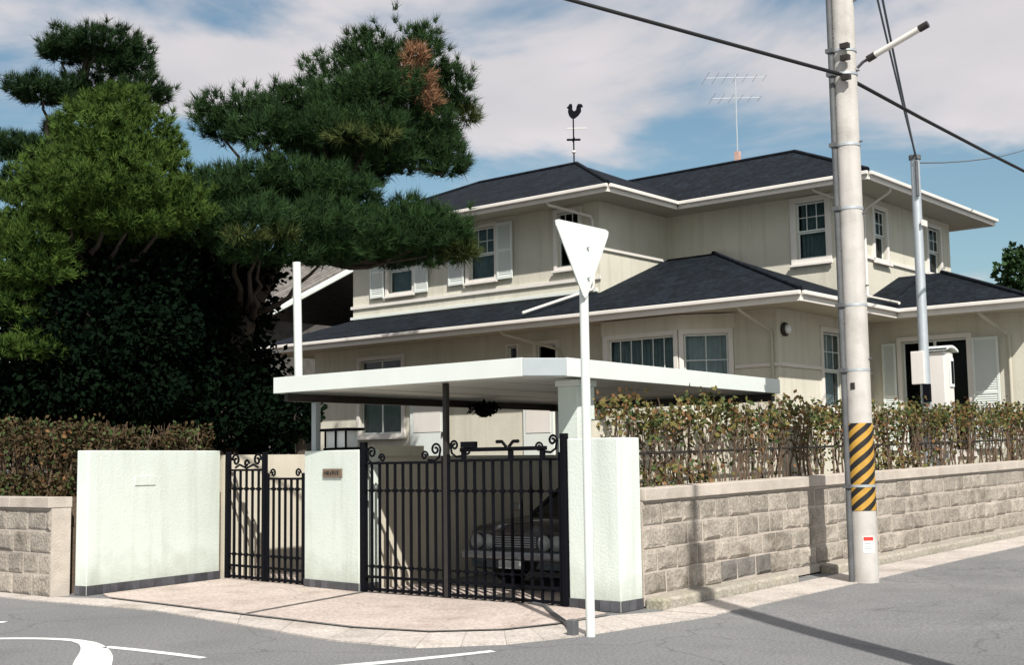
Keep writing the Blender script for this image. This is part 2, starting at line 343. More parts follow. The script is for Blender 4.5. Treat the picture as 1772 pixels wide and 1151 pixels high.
def strip(pts, wds, name, mat='paint', par=None, z=.004):
    mb = MB(); L = []; n = len(pts)
    for i, p in enumerate(pts):
        a = Vector(pts[max(i - 1, 0)]); b = Vector(pts[min(i + 1, n - 1)]); d = (b - a).normalized(); nn = Vector((-d.y, d.x)); wd = wds[i] / 2
        L.append(((p[0] + nn.x * wd, p[1] + nn.y * wd, z), (p[0] - nn.x * wd, p[1] - nn.y * wd, z)))
    vs = [q for pr in L for q in pr]; mb.add(vs, [(2 * i + 1, 2 * i + 3, 2 * i + 2, 2 * i) for i in range(n - 1)])
    return mb.build(name, mat, par or rm)
rm = bpy.data.objects.new('road_marking', None); COL.objects.link(rm); tag(rm, kind='structure')
def bez(a, b, c, d, n=14):
    return [tuple((1 - t) ** 3 * a[k] + 3 * (1 - t) ** 2 * t * b[k] + 3 * (1 - t) * t * t * c[k] + t ** 3 * d[k] for k in (0, 1)) for t in [i / n for i in range(n + 1)]]
strip(bez((-6.5, 5.5), (-5.2, 4.0), (-4.45, 3.6), (-4.42, 2.9)) + bez((-4.45, 2.7), (-4.6, 2.2), (-5.1, 1.6), (-5.7, .7)), [.11] * 15 + [.15 + .02 * i for i in range(8)] + [.3] * 7, 'painted_line')
strip([(-4.5, 2.32), (-4.45, 1.9), (-4.42, 1.45), (-4.41, 1.05)], [.10, .10, .10, .08], 'painted_line')
strip([(-5.2, 6.2), (-4.6, 5.5), (-4.05, 4.82)], [.12] * 3, 'painted_line')
strip(bez((-2.78, -.66), (-3.3, -.52), (-3.9, -.3), (-4.9, .15)), [.10 + .005 * i for i in range(15)], 'painted_line')

strip([(-2.14, 5.95), (-2.22, 4.6), (-2.335, 3.17), (-2.44, 1.39), (-2.27, .56), (-1.79, .075), (-1.21, -.075), (-.25, -.03)], [.06] * 8, 'expansion_joint', 'tar', ap, .0262)
strip([(-2.30, 3.165), (-.07, 3.76)], [.06] * 2, 'expansion_joint', 'tar', ap, .0268)

# ------------------------------------------------------------------ plot: raised garden, passage, carport floor
MB().prism([(-2.15, 7.0), (5.75, 7.15), (5.75, .2), (60, .2), (60, 60), (-2.15, 60)], -.3, 1.2).build('garden_ground', 'soil', kind='structure')
MB().box(.42, 5.7, .2, .56, -.2, 1.2).build('planting_bed', 'soil', kind='structure')
MB().box(3.62, 5.72, 4.3, 7.0, 0, 1.19).build('upper_terrace', 'concrete', kind='structure')
MB().box(.03, 5.55, .68, 3.98, -.05, .02).build('carport_floor', 'concrete', kind='structure')
MB().box(.25, 3.6, 4.27, 6.9, -.05, .024).build('entrance_path', 'concrete', kind='structure')
st = thing('entrance_steps', 'concrete steps climbing behind the narrow double gate', 'steps', (2.8, 5.6, 0))
for i in range(6): MB().box(1.85 + .3 * i, 3.61, 4.28, 6.88, .024 if i == 0 else .17 * i + .024, .17 * (i + 1) + .02).build('step', 'concrete', st, bevel=.01)

# ------------------------------------------------------------------ stone boundary walls
def stone_mesh(seed):
    r = random.Random(seed); j = lambda a: r.uniform(-a, a)
    b = [(-.5, 0, -.5), (.5, 0, -.5), (.5, 0, .5), (-.5, 0, .5)]
    f1 = [(x * .985 + j(.012), -.05 + j(.012), z * .97 + j(.02)) for x, _, z in b]
    f2 = [(x * (.78 + j(.08)), -.085 + j(.02), z * (.66 + j(.12))) for x, _, z in b]
    me = bpy.data.meshes.new('stone'); vs = b + f1 + f2
    fs = []
    for k in (0, 4):
        for i in range(4): a = k + i; c = k + (i + 1) % 4; fs.append((a, c, c + 4, a + 4))
    fs.append((8, 9, 10, 11)); me.from_pydata(vs, [], fs); me.update(); return me
SM = [stone_mesh(i) for i in range(10)]; SMD = []
for m_ in SM: m_.materials.append(MT['stone'])
for i in (2, 5): q = SM[i].copy(); q.materials[0] = MT['stone_dark']; SMD.append(q)
def stone_wall(name, label, fr, u0, u1, ztop, zbot, slope, courses, face, rotz, rx, darks=()):
    a = fr.p((u0 + u1) / 2, .15, 0); root = thing(name, label, 'wall', a)
    core = MB(); p = [fr.p(u0, .0, 0), fr.p(u1, .0, 0), fr.p(u1, .26, 0), fr.p(u0, .26, 0)]
    c = fr.u.x * fr.d.y - fr.u.y * fr.d.x
    us = [u0, u1, u1, u0]
    q = [(P[0], P[1], zbot + slope * max(0, U) - .1) for P, U in zip(p, us)] + [(P[0], P[1], ztop - .135 + slope * max(0, U)) for P, U in zip(p, us)]
    if c < 0: q = [q[0], q[3], q[2], q[1], q[4], q[7], q[6], q[5]]
    core.hexa(q).build('mortar_core', 'mortar', root)
    u = u0
    while u < u1 - .01:      # cap stones
        L = min(rng.uniform(.85, 1.0), u1 - u)
        mb = MB(); pp = [fr.p(u + .004, -.05, 0), fr.p(u + L - .004, -.05, 0), fr.p(u + L - .004, .28, 0), fr.p(u + .004, .28, 0)]
        uu = [u, u + L, u + L, u]
        q = [(P[0], P[1], ztop - .13 + slope * max(0, U)) for P, U in zip(pp, uu)] + [(P[0], P[1], ztop + slope * max(0, U)) for P, U in zip(pp, uu)]
        if c < 0: q = [q[0], q[3], q[2], q[1], q[4], q[7], q[6], q[5]]
        mb.hexa(q).build('cap_stone', 'cap', root, bevel=.008); u += L
    h = (ztop - .15 - zbot) / courses
    for k in range(courses):
        u = u0 - rng.uniform(0, .25) if k % 2 else u0
        while u < u1 - .05:
            L = rng.uniform(.28, .52); a0 = max(u, u0); b0 = min(u + L, u1)
            if b0 - a0 > .08:
                um = (a0 + b0) / 2; zz = zbot + h * (k + .5) + slope * max(0, um)
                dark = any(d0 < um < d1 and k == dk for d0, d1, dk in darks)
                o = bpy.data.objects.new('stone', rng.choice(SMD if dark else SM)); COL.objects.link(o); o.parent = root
                P = fr.p(um, .01, zz); o.location = Vector(P) - root.location
                o.scale = (b0 - a0 - .018, rng.uniform(.2, .46), h - .018); o.rotation_euler = (0, -math.atan(slope) if um > 0 else 0, rotz)
            u += L
    return root
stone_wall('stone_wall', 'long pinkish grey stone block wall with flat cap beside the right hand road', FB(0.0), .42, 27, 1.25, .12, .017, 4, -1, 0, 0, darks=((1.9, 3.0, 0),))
stone_wall('stone_wall', 'short stretch of weathered stone block wall beside the plain white wall', FA(-2.40), 6.78, 16, 1.21, .0, 0, 4, -1, -math.pi / 2, 0)
ft = thing('wall_footing', 'low mossy concrete footing at the foot of the long stone wall', 'footing', (2.2, -.2, 0))
x = .42
while x < 24:
    if not (3.7 < x < 4.2):
        MB().prism([(x, -.26), (x + .98, -.26), (x + .98, -.004), (x, -.004)], lambda q: zg(q) - .05, lambda q: zg(q) + .115).build('footing_block', 'mosscon', ft, bevel=.03)
    x += 1.0
    if abs(x - 3.42) < .05: x = 4.45

# ------------------------------------------------------------------ white gate walls with tiled plinths
def gate_wall(name, label, fr, L, T, H, ends=(False, False)):
    c = fr.p(L / 2, T / 2, 0); root = thing(name, label, 'wall', c)
    mb = MB(); fr.box(mb, 0, L, 0, T, .0, H); mb.build('wall_body', 'whitewall', root, bevel=.012)
    n = max(2, round(L / .125)); s = L / n
    tile = None
    for i in range(n):
        mb = MB(); fr.box(mb, i * s + .004, (i + 1) * s - .004, -.014, -.001, .012, .118); mb.build('plinth_tile', 'tile_dark', root)
    if ends[0] or ends[1]:
        m = max(2, round(T / .125)); s2 = T / m
        for e, on in enumerate(ends):
            if not on: continue
            for i in range(m):
                mb = MB(); (fr.box(mb, -.014, -.001, i * s2 + .004, (i + 1) * s2 - .004, .012, .118) if e == 0 else fr.box(mb, L + .001, L + .014, i * s2 + .004, (i + 1) * s2 - .004, .012, .118)); mb.build('plinth_tile', 'tile_dark', root)
    return root
f1 = Fr((-2.06, 6.54), (2.36, .46), (-.46, 2.36))
wl = gate_wall('gate_wall', 'broad plain white wall with faint raised plate left of the narrow gate', f1, 2.40, .2, 1.78, (True, False))
mb = MB(); f1.box(mb, .78, 1.14, -.012, -.0005, 1.33, 1.45); mb.build('blank_plate', 'whitewall', wl, bevel=.003)
f2 = Fr((-.04, 3.84), (.12, 1.16), (1.16, -.12))
wm = gate_wall('gate_pillar', 'white gate pillar with brown nameplate and lantern on its top', f2, 1.14, .32, 1.74, (True, True)); wm['category'] = 'pillar'
mb = MB(); f2.box(mb, .33, .72, -.022, -.0005, 1.40, 1.51); npl = mb.build('name_plate', 'brown', wm, bevel=.004)
mb = MB()
for a, b, z0, z1 in ((.385, .42, 1.435, 1.485), (.44, .46, 1.43, 1.48), (.48, .52, 1.44, 1.485), (.54, .565, 1.43, 1.475), (.585, .64, 1.435, 1.48), (.655, .68, 1.44, 1.475)): f2.box(mb, a, b, -.026, -.0225, z0, z1)
mb.build('faded_lettering', 'darksteel', npl)
f3 = Fr((.0, .0), (0, 1), (1, 0))
wr = gate_wall('gate_pillar', 'white gate pillar at the street corner behind the slim sign post', f3, .66, .4, 1.80, (True, True)); wr['category'] = 'pillar'
# inner walls of carport and passage
MB().box(.32, 5.75, 4.0, 4.26, 0, 1.66).build('carport_side_wall', 'cream', label='cream rendered side wall of the carport seen through the wide gate', cat='wall')
MB().box(.34, 1.25, 3.97, 4.28, 1.66, 1.79).build('wall_coping', 'cream', label='raised cream coping block on the carport side wall', cat='coping')
MB().box(5.56, 5.74, .6, 3.99, 0, 1.7).build('carport_back_wall', 'cream', label='cream retaining wall closing the back of the carport', cat='wall')
MB().box(.41, 5.55, .58, .67, -.02, 2.0).build('carport_retaining_wall', 'cream', label='cream wall of the carport showing through the sparse hedge', cat='wall')
MB().box(.35, 4.2, 6.9, 7.14, 0, 1.72).build('passage_wall', 'cream', label='cream wall lining the path behind the narrow gate', cat='wall')
# lantern on the pillar
ln = thing('gate_lantern', 'boxy lantern with black top and base on the white gate pillar', 'lantern', (.22, 4.48, 1.74))
f4 = Fr((.05, 4.18), (.1, .58), (.58, -.1))
mb = MB(); f4.box(mb, .02, .56, .03, .25, 1.742, 1.775); mb.build('base', 'iron', ln, bevel=.004)
mb = MB(); f4.box(mb, -.02, .6, .0, .28, 1.985, 2.02); mb.build('top_plate', 'iron', ln, bevel=.004)
mb = MB(); f4.box(mb, .06, .52, .06, .22, 1.776, 1.984); mb.build('frosted_box', 'lens', ln)
for u in (.045, .28, .52):
    mb = MB(); f4.box(mb, u, u + .02, .035, .055, 1.776, 1.984); mb.build('corner_bar', 'iron', ln)

# ------------------------------------------------------------------ wrought iron gates
def spiral(fr, u, z, r, turns, sgn, flip=1, d=.02):
    pts = []
    for i in range(22):
        t = i / 21; a = t * turns * 2 * math.pi; rr = r * (1 - .78 * t)
        pts.append(fr.p(u + sgn * (r - rr * math.cos(a)) , d, z + flip * rr * math.sin(a)))
    return pts
def gate_leaf(root, fr, u0, u1, top, post_u, zs=(.33, 1.24), nb=None):
    for z in (.045, .19, top - .03): leaf = MB(); fr.box(leaf, u0, u1, .0, .035, z, z + .03); frame = leaf.build('rail', 'iron', root)
    n = nb or round((u1 - u0) / .135); s = (u1 - u0) / n
    for z in zs:
        mb = MB(); fr.box(mb, u0, u1, .004, .03, z - .009, z + .009); mb.build('cross_rail', 'iron', root)
    bar = None
    for i in range(n + 1):
        u = u0 + i * s; stile = i in (0, n)
        w_ = .024 if stile else .012; mb = MB()
        fr.box(mb, u - w_, u + w_, .003, .031, .03, top + (.06 if stile else 0)); o = mb.build('bar', 'iron', root)
        if not stile:
            for z in zs: mb = MB(); fr.box(mb, u - .022, u + .022, -.006, .04, z - .02, z + .02); mb.build('collar', 'iron', o)
    return frame
def scrolls(root, fr, u, z, sgn, r=.075):
    MB().tube(spiral(fr, u, z, r, 1.35, sgn), .014, 6).build('scroll', 'iron', root, smooth=True)
    MB().tube([fr.p(u, .02, z), fr.p(u + sgn * .02, .02, z - .09), fr.p(u + sgn * .09, .02, z - .13), fr.p(u + sgn * .2, .02, z - .12)], .014, 6).build('scroll_stem', 'iron', root, smooth=True)
    MB().tube(spiral(fr, u + sgn * .2, z - .07, .055, 1.3, sgn, 1), .013, 6).build('scroll', 'iron', root, smooth=True)
fg = Fr((-.01, 0), (0, 1), (1, 0))
gl = thing('gate', 'left leaf of the wide black wrought iron carport gate with scroll ends', 'gate', (.0, 3.1, 0), 'black iron gates')
gate_leaf(gl, fg, 2.47, 3.79, 1.585, 3.79)
scrolls(gl, fg, 3.74, 1.70, -1); scrolls(gl, fg, 2.52, 1.72, 1)
mb = MB(); fg.box(mb, 3.77, 3.84, -.02, .06, .03, 1.83); mb.build('hinge_post', 'iron', gl, bevel=.006)
gr = thing('gate', 'right leaf of the wide black wrought iron carport gate with doubled top rail', 'gate', (.0, 1.5, 0), 'black iron gates')
gate_leaf(gr, fg, .76, 2.40, 1.60, .76)
mb = MB(); fg.box(mb, .95, 2.2, .0, .035, 1.685, 1.73); mb.build('upper_rail', 'iron', gr)
for u in (1.0, 1.45, 2.15):
    mb = MB(); fg.box(mb, u - .03, u + .03, .0, .03, 1.60, 1.70); mb.build('strut', 'iron', gr)
mb = MB(); fg.box(mb, 1.98, 2.18, -.01, .06, 1.731, 1.80); mb.build('latch_block', 'iron', gr)
MB().tube([fg.p(1.52, .02, 1.731), fg.p(1.58, .02, 1.79), fg.p(1.66, .02, 1.79)], .02, 6).build('finial', 'iron', gr); MB().tube([fg.p(1.48, .02, 1.731), fg.p(1.42, .02, 1.79), fg.p(1.34, .02, 1.79)], .02, 6).build('finial', 'iron', gr)
scrolls(gr, fg, .80, 1.79, 1, .06); scrolls(gr, fg, 2.36, 1.76, -1, .06)
mb = MB(); fg.box(mb, .675, .74, -.02, .06, .03, 1.86); mb.build('hinge_post', 'iron', gr, bevel=.006)
mb = MB(); fg.box(mb, 2.405, 2.465, .0, .06, .02, 2.49)
mb.build('carport_post', 'darksteel', label='dark steel post rising between the gate leaves to the carport roof', cat='post', bevel=.006)
fp = Fr((.13, 5.02), (.16, 1.86), (1.86, -.16))
pl = thing('gate', 'narrow black iron gate leaf with scrollwork top beside the broad white wall', 'gate', (.2, 6.4, 0))
gate_leaf(pl, fp, .93, 1.80, 1.52, 1.8, (.36, 1.25), 6)
for u, sg in ((1.02, 1), (1.72, -1)): MB().tube(spiral(fp, u, 1.64, .09, 1.3, sg), .016, 6).build('scroll', 'iron', pl, smooth=True)
MB().tube([fp.p(1.1, .02, 1.54), fp.p(1.2, .02, 1.58), fp.p(1.37, .02, 1.53), fp.p(1.54, .02, 1.58), fp.p(1.64, .02, 1.54)], .016, 6).build('scroll', 'iron', pl, smooth=True)
MB().tube(spiral(fp, 1.31, 1.59, .06, 1.0, 1), .016, 6).build('scroll', 'iron', pl, smooth=True)
mb = MB(); fp.box(mb, 1.78, 1.84, -.02, .05, .03, 1.76); mb.build('hinge_post', 'iron', pl, bevel=.005); mb = MB(); fp.box(mb, .905, .955, -.02, .05, .03, 1.74); mb.build('closing_post', 'iron', pl, bevel=.005)
pr = thing('gate', 'lower plain black iron gate leaf beside the white nameplate pillar', 'gate', (.15, 5.5, 0))
gate_leaf(pr, fp, .06, .86, 1.40, .06, (.36, 1.25), 6)
for u, sg in ((.12, 1), (.80, -1)): MB().tube(spiral(fp, u, 1.46, .06, 1.2, sg), .013, 6).build('scroll', 'iron', pr, smooth=True)
gt = thing('gate_stop', 'small dark stop post with ground rail in front of the corner pillar', 'gate stop', (-1.68, -.66, 0))
MB().box(-1.73, -1.65, -.70, -.62, 0, .15).build('stop_block', 'darkpipe', gt, bevel=.008)
MB().tube([(.02, 1.2, .03), (-.15, .88, .035), (-.65, .38, .04), (-1.25, -.26, .045), (-1.64, -.62, .06)], .022, 6).build('ground_rail', 'darkpipe', gt, smooth=True)

# ------------------------------------------------------------------ carport roof
cp = thing('carport_roof', 'flat white carport roof slab over the wide gate with grey chamfered corner', 'carport', (2.4, 2.8, 2.48))
cor = [(-.42, 5.0), (-.42, .92), (-.05, .6), (5.35, .95), (5.35, 5.0)]
MB().prism([(-.39, 4.97), (-.39, .94), (-.04, .64), (5.32, .98), (5.32, 4.97)], 2.50, 2.64).build('roof_deck', 'white', cp)
def fascia(p, q, z0, z1, t, name, mat, par, bev=.004):
    p = Vector(p); q = Vector(q); u = (q - p); L = u.length; u.normalize(); fr = Fr(p, u, (-u.y, u.x)); mb = MB(); fr.box(mb, 0, L, 0, t, z0, z1); return mb.build(name, mat, par, bevel=bev)
fascia((-.42, 5.0), (-.42, .925), 2.47, 2.67, .028, 'fascia', 'white', cp)
fascia((-.415, .915), (-.05, .605), 2.475, 2.665, .028, 'corner_chamfer', 'greymetal', cp)  # diagonal strip across the near corner, coloured grey beside the white fascias
fascia((-.04, .6), (5.35, .95), 2.47, 2.67, .028, 'fascia', 'white', cp)
fascia((5.352, .98), (5.352, 4.98), 2.47, 2.67, .028, 'fascia', 'white', cp)
fascia((5.33, 5.0), (-.40, 5.0), 2.47, 2.67, .028, 'fascia', 'white', cp)
for i in range(1, 4): MB().box(-.38, 5.3, .99 + 1.0 * i, 1.0 + 1.0 * i, 2.494, 2.4995).build('soffit_seam', 'white', cp)
MB().box(5.18, 5.28, 1.0, 4.95, 2.36, 2.469).build('back_beam', 'darksteel', cp)
MB().box(-.3, 5.17, 4.86, 4.93, 2.37, 2.469).build('side_beam', 'darksteel', cp)
MB().box(.15, .235, 4.84, 4.925, 1.72, 2.37).build('carport_post', 'greymetal', label='thin grey post under the carport roof behind the lantern', cat='post', bevel=.004)
MB().box(5.2, 5.28, 4.8, 4.86, 1.19, 2.36).build('carport_post', 'greymetal', label='slim grey post at the inner back corner of the carport', cat='post', bevel=.004)
cl = thing('carport_column', 'square white column under the carport roof behind the corner pillar', 'column', (.66, .98, 0))
MB().box(.5, .82, .88, 1.16, 0.02, 2.40).build('shaft', 'whitewall', cl, bevel=.008); MB().box(.48, .84, .86, 1.18, 2.40, 2.47).build('capital', 'white', cl, bevel=.006)
lp = thing('hanging_planter', 'dark hanging planter under the carport roof', 'planter', (3.2, 4.62, 2.2))
MB().lathe([(.04, 0), (.11, .04), (.14, .09), (.12, .1)], (3.2, 4.62, 2.22), 12).build('bowl', 'iron', lp, smooth=True)
MB().tube([(3.2, 4.62, 2.3), (3.2, 4.62, 2.49)], .01, 6).build('hanger', 'iron', lp)
C_, D_ = padpts(160, (3.2, 4.62, 2.33), .2, .09); V, Fc = leaves(C_, .09); npmesh('foliage', V, Fc, 'evergreen', lp)

# ------------------------------------------------------------------ car in the carport
def car():
    root = thing('parked_car', 'black saloon car with chrome bumper parked behind the wide gate', 'car', (3.1, 2.2, .02))
    X0, Y0 = 1.0, 2.2
    def loft(sections, mat, name, par, sub=1):
        mb = MB(); n = len(sections[0]); vs = [p for s_ in sections for p in s_]; fs = []
        for i in range(len(sections) - 1):
            for j in range(n): fs.append((i * n + j, i * n + (j + 1) % n, (i + 1) * n + (j + 1) % n, (i + 1) * n + j))
        fs += [tuple(range(n)), tuple(range((len(sections) - 1) * n, len(sections) * n))[::-1]]
        mb.add(vs, fs); o = mb.build(name, mat, par, smooth=True)
        b = o.modifiers.new('bevel', 'BEVEL'); b.width = .03; b.segments = 2; b.limit_method = 'ANGLE'; b.angle_limit = math.radians(35)
        return o
    def sec(x, hw, zb, zt, crown): return [(X0 + x, Y0 - hw * .94, zb), (X0 + x, Y0 - hw, zb + .22), (X0 + x, Y0 - hw, zt - .12), (X0 + x, Y0 - hw * .93, zt), (X0 + x, Y0, zt + crown), (X0 + x, Y0 + hw * .93, zt), (X0 + x, Y0 + hw, zt - .12), (X0 + x, Y0 + hw, zb + .22), (X0 + x, Y0 + hw * .94, zb)]
    body = loft([sec(0, .74, .32, .70, .02), sec(.12, .80, .26, .78, .03), sec(.6, .82, .2, .83, .035), sec(1.25, .82, .2, .88, .03), sec(3.3, .82, .2, .90, .02), sec(4.0, .81, .25, .86, .02), sec(4.22, .76, .34, .76, .02)], 'carblack', 'body', root)
    def cs(x, hw, z): return [(X0 + x, Y0 - hw, z), (X0 + x, Y0 + hw, z)]
    # cabin: glass lower, roof above
    mb = MB()
    b = [(X0 + 1.2, .72, .89), (X0 + 3.5, .72, .90)]; t = [(X0 + 1.85, .56, 1.33), (X0 + 3.0, .56, 1.33)]
    q = [(b[0][0], Y0 - .72, .88), (b[1][0], Y0 - .72, .9), (b[1][0], Y0 + .72, .9), (b[0][0], Y0 + .72, .88), (t[0][0], Y0 - .56, 1.34), (t[1][0], Y0 - .56, 1.34), (t[1][0], Y0 + .56, 1.34), (t[0][0], Y0 + .56, 1.34)]
    mb.hexa(q).build('window_glass', 'carglass', root)
    mb = MB(); mb.hexa([(t[0][0] - .04, Y0 - .58, 1.325), (t[1][0] + .05, Y0 - .58, 1.325), (t[1][0] + .05, Y0 + .58, 1.325), (t[0][0] - .04, Y0 + .58, 1.325), (t[0][0] + .12, Y0 - .5, 1.39), (t[1][0] - .1, Y0 - .5, 1.39), (t[1][0] - .1, Y0 + .5, 1.39), (t[0][0] + .12, Y0 + .5, 1.39)])
    mb.build('roof', 'carblack', root, smooth=True, bevel=.02)
    for s_ in (-1, 1):
        MB().tube([(b[0][0] - .01, Y0 + s_ * .73, .88), (t[0][0] - .01, Y0 + s_ * .57, 1.34)], .03, 6).build('pillar', 'carblack', root)
        MB().tube([(b[1][0] + .01, Y0 + s_ * .73, .9), (t[1][0] + .01, Y0 + s_ * .57, 1.34)], .04, 6).build('pillar', 'carblack', root)
        MB().tube([(X0 + 2.42, Y0 + s_ * .73, .9), (X0 + 2.42, Y0 + s_ * .57, 1.34)], .03, 6).build('pillar', 'carblack', root)
        h = MB().lathe([(.0001, -.02), (.085, -.02), (.095, .02)], (0, 0, 0), 14)
        for k in (0, 1):
            yy = Y0 + s_ * (.62 - .19 * k); mb = MB(); mb.v = [(X0 - .01 - v[2] , yy + v[0], .60 + v[1]) for v in h.v]; mb.f = list(h.f); mb.build('headlight', 'carlens', root, smooth=True)
        MB().box(X0 - .03, X0 + .05, Y0 + s_ * .66 - .08, Y0 + s_ * .66 + .08, .455, .495).build('indicator', 'amber', root)
        for xw in (.78, 3.35):
            wv = MB().lathe([(.18, -.085), (.29, -.08), (.305, -.03), (.305, .03), (.29, .08), (.18, .085)], (0, 0, 0), 20)
            yy = Y0 + s_ * .74; mb = MB(); mb.v = [(X0 + xw + v[0], yy + v[2], .325 + v[1]) for v in wv.v]; mb.f = list(wv.f); wh = mb.build('wheel', 'rubber', root, smooth=True)
            wv = MB().lathe([(.04, .09), (.15, .088), (.18, .06)], (0, 0, 0), 16); mb = MB(); mb.v = [(X0 + xw + v[0], yy + s_ * v[2], .325 + v[1]) for v in wv.v]; mb.f = list(wv.f); mb.build('hub_cap', 'chrome', wh, smooth=True)
        MB().box(X0 + 1.0, X0 + 1.06, Y0 + s_ * .86 - .09, Y0 + s_ * .86 + .09, .93, 1.03).build('wing_mirror', 'chrome', root, bevel=.02)
    mb = MB(); mb.box(X0 - .12, X0 - .02, Y0 - .8, Y0 + .8, .40, .50); bm_ = mb.build('front_bumper', 'chrome', root, bevel=.03)
    for i in range(5): MB().box(X0 - .035, X0 - .005, Y0 - .32, Y0 + .32, .545 + i * .028, .56 + i * .028).build('grille_bar', 'chrome', root)
    MB().box(X0 - .15, X0 - .125, Y0 - .17, Y0 + .17, .30, .395).build('number_plate', 'carlens', root)
    MB().box(X0 - .02, X0 + 1.2, Y0 - .012, Y0 + .012, .86, .885).build('bonnet_strip', 'chrome', root) if False else None
    return root
car()

# ------------------------------------------------------------------ house
ZL, ZU = 4.40, 7.25
H = thing('house', 'two storey beige house with dark slate hip roofs and white trim', 'house', (11.15, 4.05, 1.2))
A1, A2, AL, AW = FA(11.75), FA(14.5), FA(11.15), FA(15.35); B1, B2, BL, BW = FB(8.65), FB(4.05), FB(4.05), FB(.75)
# openings: (u0,u1,z0,z1)
oU = [(14.35, 15.2, 5.84, 7.02), (11.66, 12.48, 5.90, 7.12), (9.19, 9.80, 5.92, 7.15)]
o2 = [(4.58, 5.28, 5.90, 7.14)]
oB = [(15.72, 16.35, 5.95, 7.05), (18.75, 19.5, 5.95, 7.05)]
oL = [(14.15, 15.6, 2.3, 4.12), (10.52, 10.80, 3.0, 4.16), (9.42, 9.98, 3.3, 4.14)]
oBL = [(13.0, 13.85, 2.6, 4.12)]
oW = [(1.95, 3.36, 1.65, 4.0)]
def wmb(fr, u0, u1, z0, z1, holes, name='wall', mat='stucco', par=None, t=.16):
    mb = MB(); wall(mb, fr, u0, u1, z0, z1, holes, t); return mb.build(name, mat, par or H)
wmb(A1, 8.65, 16.5, 5.0, 7.32, oU); wmb(B1, 11.91, 14.5, 5.0, 7.32, []); wmb(A2, 4.05, 8.81, 4.7, 7.32, o2); wmb(B2, 14.66, 20.2, 4.52, 7.32, oB)
wmb(FB(16.34), 11.91, 20, 5.0, 7.32, []); wmb(FA(20.04), 4.21, 16.3, 4.0, 7.32, [])
wmb(AL, 4.05, 17.3, 1.1, 4.5, oL + [(5.05, 7.75, 2.3, 4.42)]); wmb(BL, 11.31, 15.35, 1.1, 4.5, oBL); wmb(AW, .75, 4.21, 1.1, 4.5, oW); wmb(BW, 15.51, 21, 1.1, 4.5, [])
wmb(FB(17.14), 11.31, 20, 1.1, 4.5, [])
MB().box(11.4, 20, 4.3, 17.0, 4.46, 4.5).build('ceiling', 'room', H); MB().box(12.0, 20, 8.9, 16.2, 7.2, 7.24).build('ceiling', 'room', H); MB().box(14.8, 19.9, 4.3, 8.8, 7.2, 7.24).build('ceiling', 'room', H)
MB().box(13.2, 13.3, 4.3, 17, 1.1, 4.44).build('partition', 'room', H); MB().box(17.6, 17.7, .92, 9, 1.1, 4.44).build('partition', 'room', H); MB().box(15.55, 20.9, .92, 4.2, 4.455, 4.49).build('ceiling', 'room', H); MB().box(11.4, 20, 4.3, 17, 1.5, 1.58).build('floor', 'room', H); MB().box(15.55, 20.9, .95, 4.28, 1.5, 1.58).build('floor', 'room', H); MB().box(17.72, 17.8, 4.3, 16, 4.6, 7.19).build('partition', 'room', H); MB().box(20.85, 21, .95, 17, 1.1, 4.45).build('wall', 'stucco', H)
# belt mouldings, corner boards, wall foot flashing
def trimbox(fr, u0, u1, d0, d1, z0, z1, name, mat='trim', par=None, bev=.004):
    mb = MB(); fr.box(mb, u0, u1, d0, d1, z0, z1); return mb.build(name, mat, par or H, bevel=bev)
trimbox(A1, 8.60, 16.55, -.05, -.002, 5.54, 5.62, 'belt_moulding'); trimbox(B1, 11.80, 14.45, -.05, -.002, 6.20, 6.27, 'belt_moulding')
trimbox(A1, 8.7, 16.55, -.06, -.002, 5.27, 5.34, 'flashing', 'white'); trimbox(B2, 14.7, 20.2, -.05, -.002, 5.9, 5.97, 'belt_moulding') if False else None
trimbox(B2, 14.56, 15.66, -.05, -.002, 5.88, 5.95, 'belt_moulding'); trimbox(B2, 16.42, 18.68, -.05, -.002, 5.88, 5.95, 'belt_moulding'); trimbox(B2, 19.58, 20.2, -.05, -.002, 5.88, 5.95, 'belt_moulding')
trimbox(BL, 11.2, 12.9, -.04, -.002, 3.33, 3.40, 'belt_moulding'); trimbox(BL, 13.95, 15.3, -.04, -.002, 3.33, 3.40, 'belt_moulding'); trimbox(AL, 4.0, 4.98, -.04, -.002, 3.33, 3.40, 'belt_moulding')
